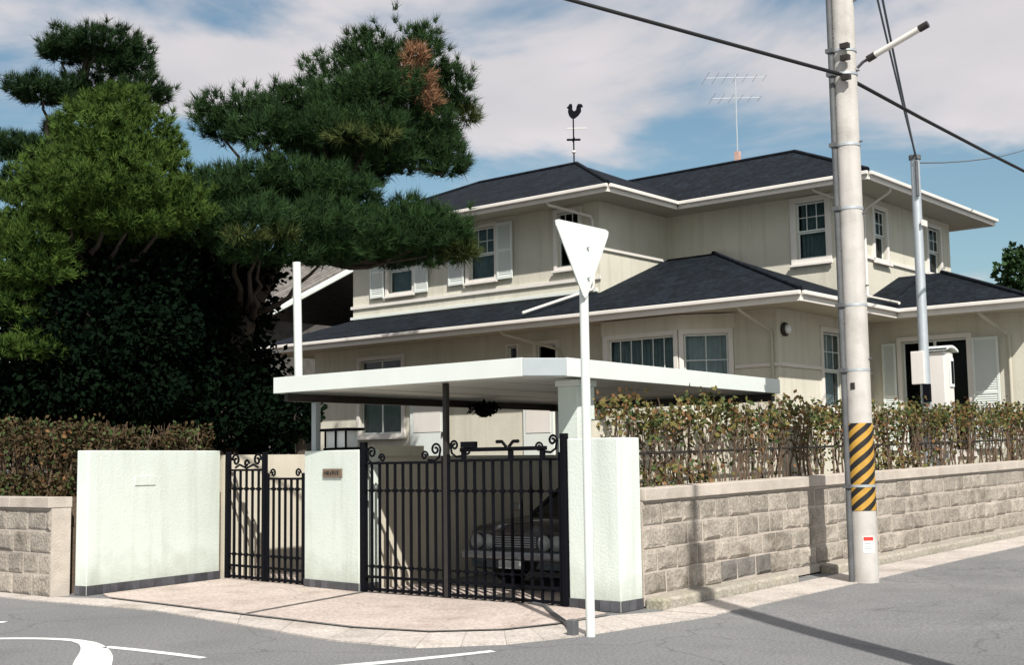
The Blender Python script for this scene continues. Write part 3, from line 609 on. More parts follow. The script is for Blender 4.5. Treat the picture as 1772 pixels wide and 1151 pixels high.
def window(fr, u0, u1, z0, z1, style='dh', curtain='curtain_dark', casing=.09, sill=True):
    mb = MB(); c = casing
    fr.box(mb, u0 - c, u0 - .002, -.05, .10, z0 - c, z1 + c); fr.box(mb, u1 + .002, u1 + c, -.05, .10, z0 - c, z1 + c); fr.box(mb, u0 - .002, u1 + .002, -.048, .10, z1, z1 + c); fr.box(mb, u0 - .002, u1 + .002, -.048, .10, z0 - c, z0)
    W = mb.build('window', 'trim', H, bevel=.004)
    if sill:
        mb = MB(); fr.box(mb, u0 - c - .03, u1 + c + .03, -.11, -.052, z0 - c - .035, z0 - c + .015); mb.build('sill', 'trim', W, bevel=.004)
    s = .035
    def sash(a, b, zz0, zz1, d, mun=0, hm=0):
        mb = MB(); fr.box(mb, a, a + s, d, d + .03, zz0, zz1); fr.box(mb, b - s, b, d, d + .03, zz0, zz1); fr.box(mb, a + s, b - s, d, d + .03, zz0, zz0 + s); fr.box(mb, a + s, b - s, d, d + .03, zz1 - s, zz1)
        for i in range(1, mun): x_ = a + (b - a) * i / mun; fr.box(mb, x_ - .009, x_ + .009, d + .004, d + .024, zz0 + s, zz1 - s)
        for i in range(1, hm): z_ = zz0 + (zz1 - zz0) * i / hm; fr.box(mb, a + s, b - s, d + .006, d + .022, z_ - .009, z_ + .009)
        mb.build('sash', 'white', W, bevel=.003)
        mb = MB(); mb.add([fr.p(a + s, d + .015, zz0 + s), fr.p(b - s, d + .015, zz0 + s), fr.p(b - s, d + .015, zz1 - s), fr.p(a + s, d + .015, zz1 - s)], [(0, 1, 2, 3)]); mb.build('pane', 'glass', W)
    zm = (z0 + z1) / 2 - .02; e = .003
    if style == 'dh': sash(u0 + e, u1 - e, zm, z1 - e, .03, 3, 2); sash(u0 + e, u1 - e, z0 + e, zm - .002, .065)
    elif style == 'one': sash(u0 + e, u1 - e, z0 + e, z1 - e, .04)
    elif style == 'slide': m_ = (u0 + u1) / 2; sash(u0 + e, m_, z0 + e, z1 - e, .03); sash(m_ + .002, u1 - e, z0 + e, z1 - e, .065)
    elif style == 'lattice': sash(u0 + e, u1 - e, z0 + e, z1 - e, .04, 6)
    elif style == 'grid': sash(u0 + e, u1 - e, z0 + e, z1 - e, .04, 2, 2)
    if curtain:
        lo, hi = (u0, u1)
        mb = MB(); n = max(8, int((hi - lo) / .045)); vs = []
        for i in range(n + 1):
            u = lo + (hi - lo) * i / n; d = .20 + (.022 if i % 2 else -.012); vs += [fr.p(u, d, z0 + .0), fr.p(u, d, z1 - (.0))]
        mb.add(vs, [(2 * i, 2 * i + 2, 2 * i + 3, 2 * i + 1) for i in range(n)]); mb.build('curtain', curtain, W)
    return W
def shutter(fr, u0, u1, z0, z1, d=-.055, mat='white'):
    mb = MB(); t = .03; s = .05
    fr.box(mb, u0, u0 + s, d - t, d, z0, z1); fr.box(mb, u1 - s, u1, d - t, d, z0, z1)
    zm = (z0 + z1) / 2
    for a, b in ((z0, z0 + s + .02), (zm - .03, zm + .03), (z1 - s, z1)): fr.box(mb, u0 + s, u1 - s, d - t + .001, d, a, b)
    S_ = mb.build('shutter', mat, H, bevel=.003); mb = MB()
    for a, b in ((z0 + s + .02, zm - .03), (zm + .03, z1 - s)):
        n = max(3, int((b - a) / .045))
        for i in range(n):
            zz = a + (b - a) * (i + .5) / n; h = (b - a) / n * .55
            p = [fr.p(u0 + s, d - t + .004, zz - h), fr.p(u1 - s, d - t + .004, zz - h), fr.p(u1 - s, d - .004, zz + h), fr.p(u0 + s, d - .004, zz + h)]
            mb.add(p, [(0, 1, 2, 3)])
    mb.build('louvre', mat, S_, kind='stuff'); return S_
window(A1, *oU[0], 'dh'); shutter(A1, 15.31, 15.80, 5.76, 7.05); shutter(A1, 13.78, 14.24, 5.76, 7.05)
window(A1, *oU[1], 'dh'); shutter(A1, 11.08, 11.55, 5.82, 7.16); shutter(A1, 12.60, 13.10, 5.82, 7.16)
window(A1, *oU[2], 'dh', curtain=None)
window(A2, *o2[0], 'dh', casing=.13)
for q in oB: window(B2, *q, 'dh', casing=.1)
window(AL, *oL[0], 'slide', curtain='curtain_dark', casing=.1); window(AL, *oL[1], 'one', curtain=None, casing=.05); window(AL, *oL[2], 'one', curtain=None, casing=.08)
window(BL, *oBL[0], 'dh', curtain='curtain', casing=.1)
window(AW, *oW[0], 'slide', curtain=None, casing=.1, sill=False); shutter(AW, 1.30, 1.84, 1.7, 3.98); shutter(AW, 3.47, 3.78, 1.7, 3.98)
# white doors seen below the carport roof
D1 = trimbox(AL, 12.72, 13.85, -.05, -.004, 1.6, 3.7, 'door', 'white'); trimbox(AL, 12.84, 13.73, -.062, -.052, 2.3, 3.55, 'door_inset', 'trim', D1); trimbox(AL, 12.76, 12.80, -.09, -.052, 2.2, 2.3, 'handle', 'darksteel', D1)
D2 = trimbox(AL, 9.5, 10.35, -.05, -.004, 1.25, 3.05, 'door', 'white'); trimbox(AL, 9.58, 10.27, -.062, -.052, 2.2, 2.95, 'door_inset', 'trim', D2)
# bay window
bay = [(11.15, 7.95), (10.62, 7.75), (10.62, 5.95), (11.15, 5.02)]
BYW = MB().prism(bay, 2.2, 2.85).build('bay_base', 'stucco', H); MB().prism([(11.14, 8.0), (10.57, 7.8), (10.57, 5.92), (11.14, 4.95)], 4.13, 4.43).build('bay_header', 'stucco', H, bevel=.006)
MB().prism([(11.14, 8.02), (10.56, 7.81), (10.56, 5.91), (11.14, 4.93)], 2.85, 2.90).build('bay_sill', 'trim', H, bevel=.005)
def bay_win(p, q, style, mun, cur):
    p = Vector(p); q = Vector(q); u = q - p; L = u.length; u.normalize(); d = Vector((-u.y, u.x)); d = d if d.x > 0 else -d
    fr = Fr(p, u, d); window(fr, .1, L - .1, 3.0, 4.04, style, curtain=cur, casing=.095, sill=False); return fr
bay_win((10.62, 7.75), (10.62, 5.95), 'lattice', 0, 'curtain_mid'); bay_win((10.62, 5.95), (11.15, 5.02), 'grid', 2, 'curtain'); bay_win((11.13, 7.95), (10.62, 7.75), 'one', 0, None)
# roofs
sL, sU = .38, .46
zl = lambda t: ZL + .22 + sL * t
zu = lambda t: ZU + .20 + sU * t
def roof(polys, name, t=.07):
    mb = MB()
    for p in polys: mb.slab(p, t)
    return mb.build(name, 'slate', H)
lowA = [(10.1, 3.0, zl(0)), (14.5, 7.4, zl(4.4)), (14.5, 8.65, zl(4.4)), (11.75, 8.65, zl(1.65)), (11.75, 16.65, zl(1.65)), (10.1, 18.3, zl(0))]
lowB = [(10.1, 3.0, zl(0)), (14.3, 3.0, zl(0)), (15.35, 4.05, zl(1.05)), (14.5, 4.05, zl(1.05)), (14.5, 7.4, zl(4.4))]
lowL = [(10.1, 18.3, zl(0)), (11.75, 16.65, zl(1.65)), (20, 16.65, zl(1.65)), (20, 18.3, zl(0))]
r1 = roof([lowA, lowB, lowL], 'roof')
t = 2.7
wA = [(14.3, 3.0, zl(0)), (14.3, .35, zl(0)), (14.3 + t, .35 + t, zl(t)), (14.3 + t, 4.05, zl(t)), (15.35, 4.05, zl(1.05))]
wB = [(14.3, .35, zl(0)), (22, .35, zl(0)), (22, .35 + t, zl(t)), (14.3 + t, .35 + t, zl(t))]
wC = [(14.3 + t, .35 + t, zl(t)), (22, .35 + t, zl(t)), (22, 4.05, zl(t)), (14.3 + t, 4.05, zl(t))]
r2 = roof([wA, wB, wC], 'roof')
t = 3.17
u1A = [(10.93, 7.8, zu(0)), (14.1, 7.8 + t, zu(t)), (14.1, 17.35 - t, zu(t)), (10.93, 17.35, zu(0))]
u1B = [(10.93, 7.8, zu(0)), (17.27, 7.8, zu(0)), (14.1, 7.8 + t, zu(t))]
u1C = [(10.93, 17.35, zu(0)), (14.1, 17.35 - t, zu(t)), (17.27, 17.35, zu(0))]
u1D = [(17.27, 7.8, zu(0)), (17.27, 17.35, zu(0)), (14.1, 17.35 - t, zu(t)), (14.1, 7.8 + t, zu(t))]
r3 = roof([u1A, u1B, u1C, u1D], 'roof')
t = 3.3
u2A = [(13.65, 3.2, zu(0)), (16.95, 6.5, zu(t)), (16.95, 15, zu(t)), (13.65, 15, zu(0))]
u2B = [(13.65, 3.2, zu(0)), (21, 3.2, zu(0)), (17.7, 6.5, zu(t)), (16.95, 6.5, zu(t))]
u2C = [(21, 3.2, zu(0)), (21, 15, zu(0)), (17.7, 15, zu(t)), (17.7, 6.5, zu(t))]
u2D = [(16.95, 6.5, zu(t)), (17.7, 6.5, zu(t)), (17.7, 15, zu(t)), (16.95, 15, zu(t))]
r4 = roof([u2A, u2B, u2C, u2D], 'roof')
def cap(par, *pts): MB().tube([(x, y, z + .01) for x, y, z in pts], .05, 6).build('ridge_cap', 'slate', par, smooth=True)
cap(r1, lowA[0], lowA[1]); cap(r2, wA[1], wA[2]); cap(r3, u1A[0], u1A[1], ); cap(r3, u1A[1], u1A[2]); cap(r3, u1A[2], u1A[3]); cap(r4, u2A[0], u2A[1]); cap(r4, u2A[1], u2A[2])
# fascias with gutters and soffits
def eave(p, q, z0, h):
    p_ = Vector(p); q_ = Vector(q); u = (q_ - p_).normalized(); d = Vector((-u.y, u.x))
    fr = Fr(p_, u, d); L = (q_ - p_).length; mb = MB(); fr.box(mb, -.0, L, -.022, .03, z0, z0 + h - .035); F_ = mb.build('fascia', 'trim', H, bevel=.004)
    mb = MB(); fr.box(mb, -.03, L + .03, -.10, -.024, z0 + h - .10, z0 + h - .02); mb.build('gutter', 'trim', F_, bevel=.015)
for p, q in (((10.1, 18.3), (10.1, 3.0)), ((10.13, 3.0), (14.27, 3.0)), ((14.3, 2.97), (14.3, .35)), ((14.33, .35), (22, .35)), ((20, 18.3), (10.13, 18.3))): eave(p, q, ZL, .21)
for p, q in (((10.93, 17.35), (10.93, 7.8)), ((10.96, 7.8), (13.62, 7.8)), ((13.65, 7.77), (13.65, 3.2)), ((13.68, 3.2), (21, 3.2)), ((21, 3.23), (21, 15)), ((17.2, 17.35), (10.96, 17.35))): eave(p, q, ZU, .19)
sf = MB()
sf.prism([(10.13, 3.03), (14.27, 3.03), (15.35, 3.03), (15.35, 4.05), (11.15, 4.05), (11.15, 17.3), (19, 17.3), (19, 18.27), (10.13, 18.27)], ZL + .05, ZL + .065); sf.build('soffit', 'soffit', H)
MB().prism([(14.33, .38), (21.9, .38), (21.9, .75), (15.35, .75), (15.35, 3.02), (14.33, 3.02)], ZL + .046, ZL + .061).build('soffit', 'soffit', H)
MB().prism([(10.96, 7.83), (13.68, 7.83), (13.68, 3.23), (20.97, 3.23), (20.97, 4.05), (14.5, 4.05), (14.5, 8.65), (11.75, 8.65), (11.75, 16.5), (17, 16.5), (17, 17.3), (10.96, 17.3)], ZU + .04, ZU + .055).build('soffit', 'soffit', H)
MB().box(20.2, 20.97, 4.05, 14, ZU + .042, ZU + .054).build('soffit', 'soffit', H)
# downpipes
def pipe(pts, r=.035, mat='trim'): return MB().tube(pts, r, 8).build('downpipe', mat, H, smooth=True)
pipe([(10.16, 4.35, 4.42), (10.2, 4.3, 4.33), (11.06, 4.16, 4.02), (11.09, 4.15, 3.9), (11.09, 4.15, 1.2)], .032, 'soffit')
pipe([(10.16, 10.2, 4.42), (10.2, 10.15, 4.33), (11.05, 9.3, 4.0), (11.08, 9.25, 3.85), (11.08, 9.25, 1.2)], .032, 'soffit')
pipe([(10.99, 9.5, 7.27), (11.02, 9.45, 7.2), (11.66, 8.8, 6.95), (11.69, 8.77, 6.85), (11.69, 8.77, 5.4), (11.66, 8.8, 5.32), (10.15, 9.55, 4.74)], .034)
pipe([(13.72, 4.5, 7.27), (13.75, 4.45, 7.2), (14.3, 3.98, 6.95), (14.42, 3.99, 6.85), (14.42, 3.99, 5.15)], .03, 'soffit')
pipe([(14.9, 3.26, 7.27), (14.95, 3.3, 7.2), (15.15, 3.95, 6.95), (15.15, 3.99, 6.85), (15.15, 3.99, 5.05), (15.1, 3.9, 5.0), (14.36, 2.95, 4.72)], .03)
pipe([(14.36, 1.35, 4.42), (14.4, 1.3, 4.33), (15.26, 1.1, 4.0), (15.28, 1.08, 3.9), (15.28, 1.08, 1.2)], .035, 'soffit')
wlp = MB().lathe([(.0001, -.03), (.13, -.03), (.14, .02), (.11, .05)], (0, 0, 0), 18); mb = MB(); mb.v = [(11.4 + v[0], 4.02 - v[2], 4.05 + v[1]) for v in wlp.v]; mb.f = wlp.f; L0 = mb.build('wall_lamp', 'darksteel', H, smooth=True)
wlp = MB().lathe([(.0001, -.0), (.10, .0), (.08, .06), (.03, .08)], (0, 0, 0), 18); mb = MB(); mb.v = [(11.4 + v[0], 3.97 - v[2], 4.05 + v[1]) for v in wlp.v]; mb.f = wlp.f; mb.build('lamp_glass', 'lens', L0, smooth=True)

# weather vane
vv = thing('weather_vane', 'black rooster weather vane on the peak of the upper roof', 'weather vane', (14.1, 11.05, 8.9))
MB().tube([(14.1, 11.05, 8.85), (14.1, 11.05, 10.12)], .018, 8).build('rod', 'iron', vv)
MB().lathe([(.0001, -.05), (.05, -.02), (.055, 0.01), (.0001, .05)], (14.1, 11.05, 9.22), 12).build('ball', 'trim', vv, smooth=True)
d_ = Vector((.64, -.768))
MB().tube([(14.1 - .17 * d_.x, 11.05 - .17 * d_.y, 9.53), (14.1 + .17 * d_.x, 11.05 + .17 * d_.y, 9.53)], .028, 6).build('cross_arm', 'iron', vv); MB().tube([(14.1 - .17 * d_.y, 11.05 + .17 * d_.x, 9.53), (14.1 + .17 * d_.y, 11.05 - .17 * d_.x, 9.53)], .028, 6).build('cross_arm', 'iron', vv)
MB().tube([(14.1 - .16 * d_.x, 11.05 - .16 * d_.y, 9.82), (14.1 + .34 * d_.x, 11.05 + .34 * d_.y, 9.82)], .013, 6).build('arrow', 'trim', vv)
ro = [(-.12, .30), (-.09, .36), (-.03, .36), (-.015, .30), (-.02, .22), (.02, .17), (.07, .2), (.09, .3), (.13, .36), (.22, .35), (.25, .28), (.2, .27), (.2, .16), (.13, .06), (.04, -.01), (-.04, -.01), (-.1, .06), (-.13, .16), (-.12, .24), (-.16, .27)]
fv = Fr((14.1, 11.05), d_, (d_.y, -d_.x)); n = len(ro); mb = MB(); mb.add([fv.p(a, -.018, 10.08 + b) for a, b in ro] + [fv.p(a, .018, 10.08 + b) for a, b in ro], [tuple(range(n))[::-1], tuple(range(n, 2 * n))] + [(i, (i + 1) % n, n + (i + 1) % n, n + i) for i in range(n)]); mb.build('rooster', 'iron', vv)
# tv antenna
an = thing('tv_antenna', 'thin tv antenna on a mast above the upper roof', 'antenna', (17.0, 8.1, 8.9))
MB().tube([(17, 8.1, 8.85), (17, 8.1, 11.25)], .018, 6).build('mast', 'galv', an)
MB().box(16.94, 17.06, 8.04, 8.16, 8.85, 9.25).build('roof_bracket', 'rust', an)
for z, L, n in ((11.15, .75, 7), (10.62, .6, 6)):
    c = Vector((17, 8.1)); MB().tube([(17 - .66 * L, 8.1 + .75 * L, z), (17 + .66 * L, 8.1 - .75 * L, z + .02)], .009, 6).build('boom', 'galv', an)
    for i in range(n):
        t_ = -L + 2 * L * i / (n - 1); hl = .22 + .05 * (n - i); MB().tube([(17 + .66 * t_ - .75 * hl, 8.1 - .75 * t_ - .66 * hl, z), (17 + .66 * t_ + .75 * hl, 8.1 - .75 * t_ + .66 * hl, z)], .005, 5).build('element', 'galv', an)

# ------------------------------------------------------------------ street furniture
sp = thing('sign_post', 'slim white road sign post with blank inverted triangle before the corner pillar', 'road sign', (-1.6, -.79, 0))
MB().tube([(-1.6, -.79, 0), (-1.6, -.79, 3.55)], .042, 14).build('post', 'white', sp, smooth=True)
cs_ = [(-2.10, 3.71), (-1.24, 3.71), (-1.65, 3.0)]; poly = []
for i in range(3):
    a, b, c = Vector(cs_[i - 1]), Vector(cs_[i]), Vector(cs_[(i + 1) % 3]); p0 = b + (a - b).normalized() * .07; p1 = b + (c - b).normalized() * .07
    poly += [p0, b * .5 + (p0 + p1) * .25, p1]
n = len(poly); mb = MB(); mb.add([(p.x, -.845, p.y) for p in poly] + [(p.x, -.835, p.y) for p in poly], [tuple(range(n)), tuple(range(n, 2 * n))[::-1]] + [(i, (i + 1) % n, n + (i + 1) % n, n + i) for i in range(n)]); tri = mb.build('sign_plate', 'white', sp)
for z in (3.22, 3.50):
    for x_ in (-1.61,): MB().lathe([(.014, 0), (.014, .01)], (x_, -.86, z), 8).build('bolt', 'galv', tri)
MB().box(-1.66, -1.54, -.834, -.74, 3.20, 3.26).build('clamp', 'galv', sp)
def util_pole(name, label, x, y, h, r0, r1, group=None):
    z0 = zg(x); root = thing(name, label, 'utility pole', (x, y, z0), group)
    MB().tube([(x, y, z0 - .1), (x, y, z0 + h)], [r0, r1], 28).build('pole_shaft', 'polecon', root, smooth=True); return root
up = util_pole('utility_pole', 'concrete utility pole with yellow and black striped guard by the stone wall', 3.75, -.95, 11, .158, .14)
x0, y0 = 3.75, -.95
gd = MB().tube([(x0, y0, .92), (x0, y0, 1.97)], .1615, 32, caps=False).build('striped_guard', 'stripe', up, smooth=True)
cx, cy = x0 - .64 * .165 - .045, y0 + .768 * .165 - .02
MB().tube([(cx, cy, .06), (cx, cy, 10.9)], .036, 8).build('conduit', 'darkpipe', up, smooth=True)
for z in (1.2, 2.6, 3.4, 4.6, 5.4, 6.3, 6.6, 7.4):
    MB().tube([(x0, y0, z), (x0, y0, z + .03)], .165 if z < 2 else .158, 24).build('strap_band', 'galv', up, smooth=True); MB().box(cx - .05, cx + .03, cy - .05, cy + .05, z - .01, z + .04).build('pipe_clip', 'darkpipe', up)
for i in range(14): z = 2.3 + i * .45; a_ = math.atan2(-7.7, -14) + (1.15 if i % 2 else -1.0); MB().tube([(x0 + .13 * math.cos(a_), y0 + .13 * math.sin(a_), z), (x0 + .19 * math.cos(a_), y0 + .19 * math.sin(a_), z)], .011, 6).build('step_bolt', 'darkpipe', up)
k0 = Vector((-.70, -.71)); fs_ = Fr((x0 + k0.x * .188, y0 + k0.y * .188), (.71, -.70), (.70, .71))
def curved(z0, z1, a0, a1, r, name, mat, par):
    mb = MB(); n = 8; vs = []
    for i in range(n + 1): a = a0 + (a1 - a0) * i / n; vs += [(x0 + r * math.cos(a), y0 + r * math.sin(a), z0), (x0 + r * math.cos(a), y0 + r * math.sin(a), z1)]
    mb.add(vs, [(2 * i, 2 * i + 2, 2 * i + 3, 2 * i + 1) for i in range(n)]); return mb.build(name, mat, par, smooth=True)
ab = math.atan2(-7.7456 - y0, -10.9975 - x0) + .35
stk = curved(.42, .62, ab - .45, ab + .45, .1605, 'sticker', 'white', up); curved(.565, .61, ab - .38, ab + .38, .1611, 'red_band', 'red', stk)
for z in (.53, .50, .47): curved(z - .006, z + .006, ab - .3, ab + .2, .1611, 'faded_print', 'greymetal', stk)
curved(2.38, 2.46, ab - .9, ab - .55, .161, 'number_tag', 'darksteel', up)
sl = thing('street_light', 'slanted fluorescent tube street light on the concrete utility pole', 'street light', (3.75, -1.1, 6.4))
MB().tube([(3.75, -1.12, 6.38), (3.75, -1.2, 6.44), (3.75, -1.3, 6.47)], .02, 8).build('bracket', 'darkpipe', sl)
MB().tube([(3.75, -1.26, 6.46), (3.75, -1.36, 6.495)], .045, 10).build('end_cap', 'darksteel', sl, smooth=True); MB().tube([(3.75, -1.36, 6.495), (3.75, -1.93, 6.69)], .038, 10).build('tube_cover', 'trim', sl, smooth=True)
MB().tube([(3.75, -1.93, 6.69), (3.75, -2.04, 6.727)], .045, 10).build('end_cap', 'darksteel', sl, smooth=True); MB().box(3.72, 3.78, -1.95, -1.3, 6.56, 6.57) 
for z in (6.2, 6.45, 6.6):
    MB().box(x0 - .23, x0 - .16, y0 - .16, y0 - .05, z, z + .06).build('bolt_bracket', 'darksteel', up)
# second pole that only throws its shadow into view
p2 = util_pole('utility_pole', 'concrete utility pole across the road whose shadow reaches the stone wall', -3.35, -6.4, 8.3, .16, .13)
MB().tube([(-3.35, -6.4, 8.2), (-3.35, -6.4, 9.4)], .05, 8).build('top_pipe', 'galv', p2, smooth=True)
# service pole with cabinet
me_ = thing('service_pole', 'slim galvanised service pole inside the stone wall', 'pole', (9.75, .62, 1.2))
MB().tube([(9.75, .62, 1.15), (9.75, .62, 6.55)], [.085, .075], 14).build('pole_shaft', 'galv', me_, smooth=True); MB().tube([(9.75, .62, 6.55), (9.75, .62, 6.62)], .1, 14).build('top_cap', 'darkpipe', me_, smooth=True); MB().tube([(9.66, .56, 6.5), (9.66, .56, 5.9)], .03, 8).build('cable_duct', 'darkpipe', me_)
MB().box(9.64, 9.86, .5, .52, 5.4, 5.5).build('bracket', 'trim', me_); MB().box(9.62, 9.7, .5, .62, 2.45, 2.75).build('breaker_box', 'iron', me_, bevel=.01); MB().box(9.62, 9.68, .58, .8, 2.75, 3.3).build('meter_box', 'trim', me_, bevel=.01)
ck = thing('meter_cabinet', 'white metal cabinet with curved hood and dark slot by the service pole', 'cabinet', (10.45, .6, 1.2))
MB().box(10.18, 10.58, .45, .72, 1.2, 3.32).build('cabinet_body', 'trim', ck, bevel=.02)
fb = FB(.43); hd = []
for i in range(9): a = i / 8; hd.append((10.13 + .52 * a, 3.325 + .10 * math.sin(math.pi * (.15 + .75 * a))))
n = len(hd); mb = MB(); mb.add([(x_, .38, z_) for x_, z_ in hd] + [(x_, .76, z_) for x_, z_ in hd] + [(x_, .38, z_ - .04) for x_, z_ in hd] + [(x_, .76, z_ - .04) for x_, z_ in hd], [(i, i + 1, n + i + 1, n + i) for i in range(n - 1)] + [(2 * n + i, 3 * n + i, 3 * n + i + 1, 2 * n + i + 1) for i in range(n - 1)] + [(i, 2 * n + i, 2 * n + i + 1, i + 1) for i in range(n - 1)] + [(n + i, n + i + 1, 3 * n + i + 1, 3 * n + i) for i in range(n - 1)]); mb.build('hood', 'white', ck)
MB().box(10.37, 10.54, .425, .449, 2.72, 3.22).build('window_frame', 'white', ck, bevel=.02); MB().box(10.41, 10.50, .417, .424, 2.78, 3.16).build('dark_slot', 'iron', ck)
# white pole by the pines
wp = thing('garden_pole', 'leaning white painted pole standing before the pine branches', 'pole', (2.3, 7.62, 1.2))
MB().tube([(2.3, 7.62, 1.1), (2.27, 7.69, 4.75)], .066, 14).build('pole_shaft', 'white', wp, smooth=True)
# overhead cables
def cable(pts, sag, r, name, label, mat='cable'):
    out = []
    for (a, b), s_ in zip(zip(pts[:-1], pts[1:]), sag):
        a = Vector(a); b = Vector(b)
        for i in range(13): t_ = i / 12; q = a.lerp(b, t_); q.z -= s_ * 4 * t_ * (1 - t_); (out.append(q) if not (out and i == 0) else None)
    return MB().tube(out, r, 6).build(name, mat, label=label, cat='cable', smooth=True)
cable([(-11.7, 6.96, 8.5), (3.56, -.99, 6.28), (33, -1.05, 6.9)], (.0, .35), .026, 'overhead_cable', 'thick black overhead cable strapped to the concrete utility pole')
cable([(9.75, .6, 6.58), (3.9, -1.12, 9.3)], (.12,), .018, 'service_wire', 'grey service wire from the slim pole to the utility pole top, upper of two', 'wire')
cable([(9.82, .6, 6.5), (3.95, -1.05, 8.9)], (.12,), .016, 'service_wire', 'grey service wire from the slim pole to the utility pole top, lower of two', 'wire')
cable([(9.75, .65, 6.5), (40, 6.1, 14.5)], (.5,), .012, 'thin_wire', 'thin wire running from the slim pole away over the roofs', 'wire')

# ------------------------------------------------------------------ trees
def limb(a, b, r0, r1, seed, n=7):
    r = random.Random(seed); a = Vector(a); b = Vector(b); pts = []; L = (b - a).length
    for i in range(n + 1):
        t_ = i / n; p = a.lerp(b, t_); p.z -= .12 * L * math.sin(math.pi * t_)
        if 0 < i < n: p += Vector((r.uniform(-1, 1), r.uniform(-1, 1), r.uniform(-.6, .6))) * L * .05
        pts.append(p)
    return MB().tube(pts, [r0 + (r1 - r0) * i / n for i in range(n + 1)], 7)
def pine(name, label, base, trunk, pads, mat, dens, L, wd, extra=(), bark='bark'):
    root = thing(name, label, 'tree', base)
    tr = MB().tube(trunk, [.24 - .18 * i / (len(trunk) - 1) for i in range(len(trunk))], 10).build('trunk', bark, root, smooth=True)
    T = [Vector(p) for p in trunk]
    for i, (x_, y_, z_, r_, rz_) in enumerate(pads):
        c = (x_, y_, z_)
        j = min(range(len(T)), key=lambda k: (T[k] - Vector((x_, y_, z_ - .9))).length)
        limb(T[j], (x_, y_, z_ - rz_ * .35), .07, .02, i).build('limb', bark, root, smooth=True)
        n = int(dens * r_ * (r_ + rz_) / 3) + 30
        C_, D_ = padpts(n, c, r_, rz_, inner=.35); k = n // 9; C_[:k] += nrm(D_[:k] + np.array([0, 0, .9])) * nr.uniform(.06, .22, (k, 1)) * np.where(D_[:k, 2:3] > -.1, 1, 0)
        dd = nrm(D_ * .7 + np.array([0, 0, .8]))
        V, Fc = blades(C_, dd, 30, L, wd, .55); npmesh('foliage_pad', V, Fc, mat, root)
    for c, r_, rz_, m_, nn in extra:
        C_, D_ = padpts(nn, c, r_, rz_); V, Fc = blades(C_, nrm(D_ * .8 + np.array([0, 0, .5])), 11, L, wd, .45); npmesh('needle_patch', V, Fc, m_, root)
    return root
PINE1 = [(5.73, 8.69, 8.94, 0.92, 0.65), (5.51, 9.38, 9.26, 0.52, 0.49), (5.95, 8.37, 9.37, 0.28, 0.43), (6.5, 8.16, 8.45, 0.39, 0.6), (4.8, 8.36, 8.18, 0.72, 0.47), (5.83, 8.13, 7.76, 0.58, 0.37), (3.24, 10.29, 7.8, 0.78, 0.43), (4.22, 10.02, 8.06, 0.8, 0.48), (4.49, 9.07, 8.04, 0.68, 0.5), (4.38, 8.21, 7.33, 0.81, 0.36), (3.8, 8.77, 7.22, 0.91, 0.4), (3.09, 9.31, 7.23, 0.8, 0.4), (2.91, 10.43, 7.5, 0.46, 0.39), (5.91, 7.85, 6.97, 0.47, 0.47), (5.85, 8.51, 7.23, 0.86, 0.45), (4.9, 8.75, 6.94, 0.83, 0.38), (3.6, 8.54, 6.23, 0.94, 0.4), (2.77, 8.91, 6.26, 0.82, 0.41), (2.11, 9.13, 5.9, 0.71, 0.4), (2.13, 8.56, 5.39, 0.89, 0.37), (2.99, 8.14, 5.5, 0.86, 0.43), (5.17, 8.31, 5.71, 0.80, 0.43), (4.59, 8.44, 5.29, 0.91, 0.32), (5.38, 7.8, 5.36, 0.64, 0.39), (5.68, 7.44, 5.35, 0.31, 0.35), (3.41, 8.33, 5.09, 0.82, 0.33), (2.34, 8.68, 5.0, 0.8, 0.28), (2.27, 10.14, 6.26, 0.59, 0.4), (2.39, 10.44, 5.41, 0.7, 0.4)]
CORE = [(5.74, 10.27, 8.88, 1.01, 0.67), (6.48, 9.43, 8.53, 1.01, 0.67), (5.24, 10.37, 8.0, 1.22, 0.66), (5.97, 9.55, 7.65, 1.22, 0.55), (4.64, 9.7, 6.89, 1.17, 0.53), (3.56, 9.87, 6.11, 1.13, 0.51), (6.53, 9.17, 7.8, 0.89, 0.56), (4.03, 9.02, 5.86, 1.12, 0.56), (5.56, 8.84, 5.4, 1.17, 0.38), (2.85, 10.74, 6.02, 0.72, 0.61), (2.36, 10.91, 5.67, 0.61, 0.51)]
pine('pine_tree', 'tall dark pine with a browned patch near its top before the house', (3.2, 10.7, 1.2), [(3.2, 10.7, 1.1), (3.15, 10.5, 2.6), (3.3, 10.2, 4.2), (3.8, 9.8, 5.5), (4.5, 9.4, 6.6), (5.2, 9.1, 7.6), (5.6, 8.9, 8.8)], PINE1 + CORE + [(4.51, 8.36, 5.37, 0.96, 0.42), (5.1, 7.8, 5.48, 0.86, 0.47), (4.04, 8.44, 5.58, 0.85, 0.46), (5.45, 7.51, 5.64, 0.51, 0.49), (5.16, 8.29, 5.93, 0.67, 0.33)], 'pine', 500, .21, .0075,
     [((5.28, 7.97, 8.82), .2, .2, 'dead', 60), ((5.42, 7.92, 8.5), .17, .2, 'dead', 50), ((5.35, 7.95, 8.25), .2, .13, 'dead', 40), ((5.55, 7.85, 8.02), .14, .22, 'dead', 45), ((5.15, 8.05, 8.6), .1, .12, 'dead', 16), ((4.2, 7.7, 7.15), .3, .1, 'pine_pale', 40), ((3.6, 7.95, 7.1), .35, .1, 'pine_pale', 45), ((2.2, 7.95, 5.2), .3, .08, 'pine_pale', 36), ((1.6, 8.2, 5.15), .3, .08, 'pine_pale', 36), ((6.7, 8.0, 8.05), .2, .25, 'pine_pale', 90), ((5.72, 7.3, 5.3), .28, .4, 'pine_pale', 130)])
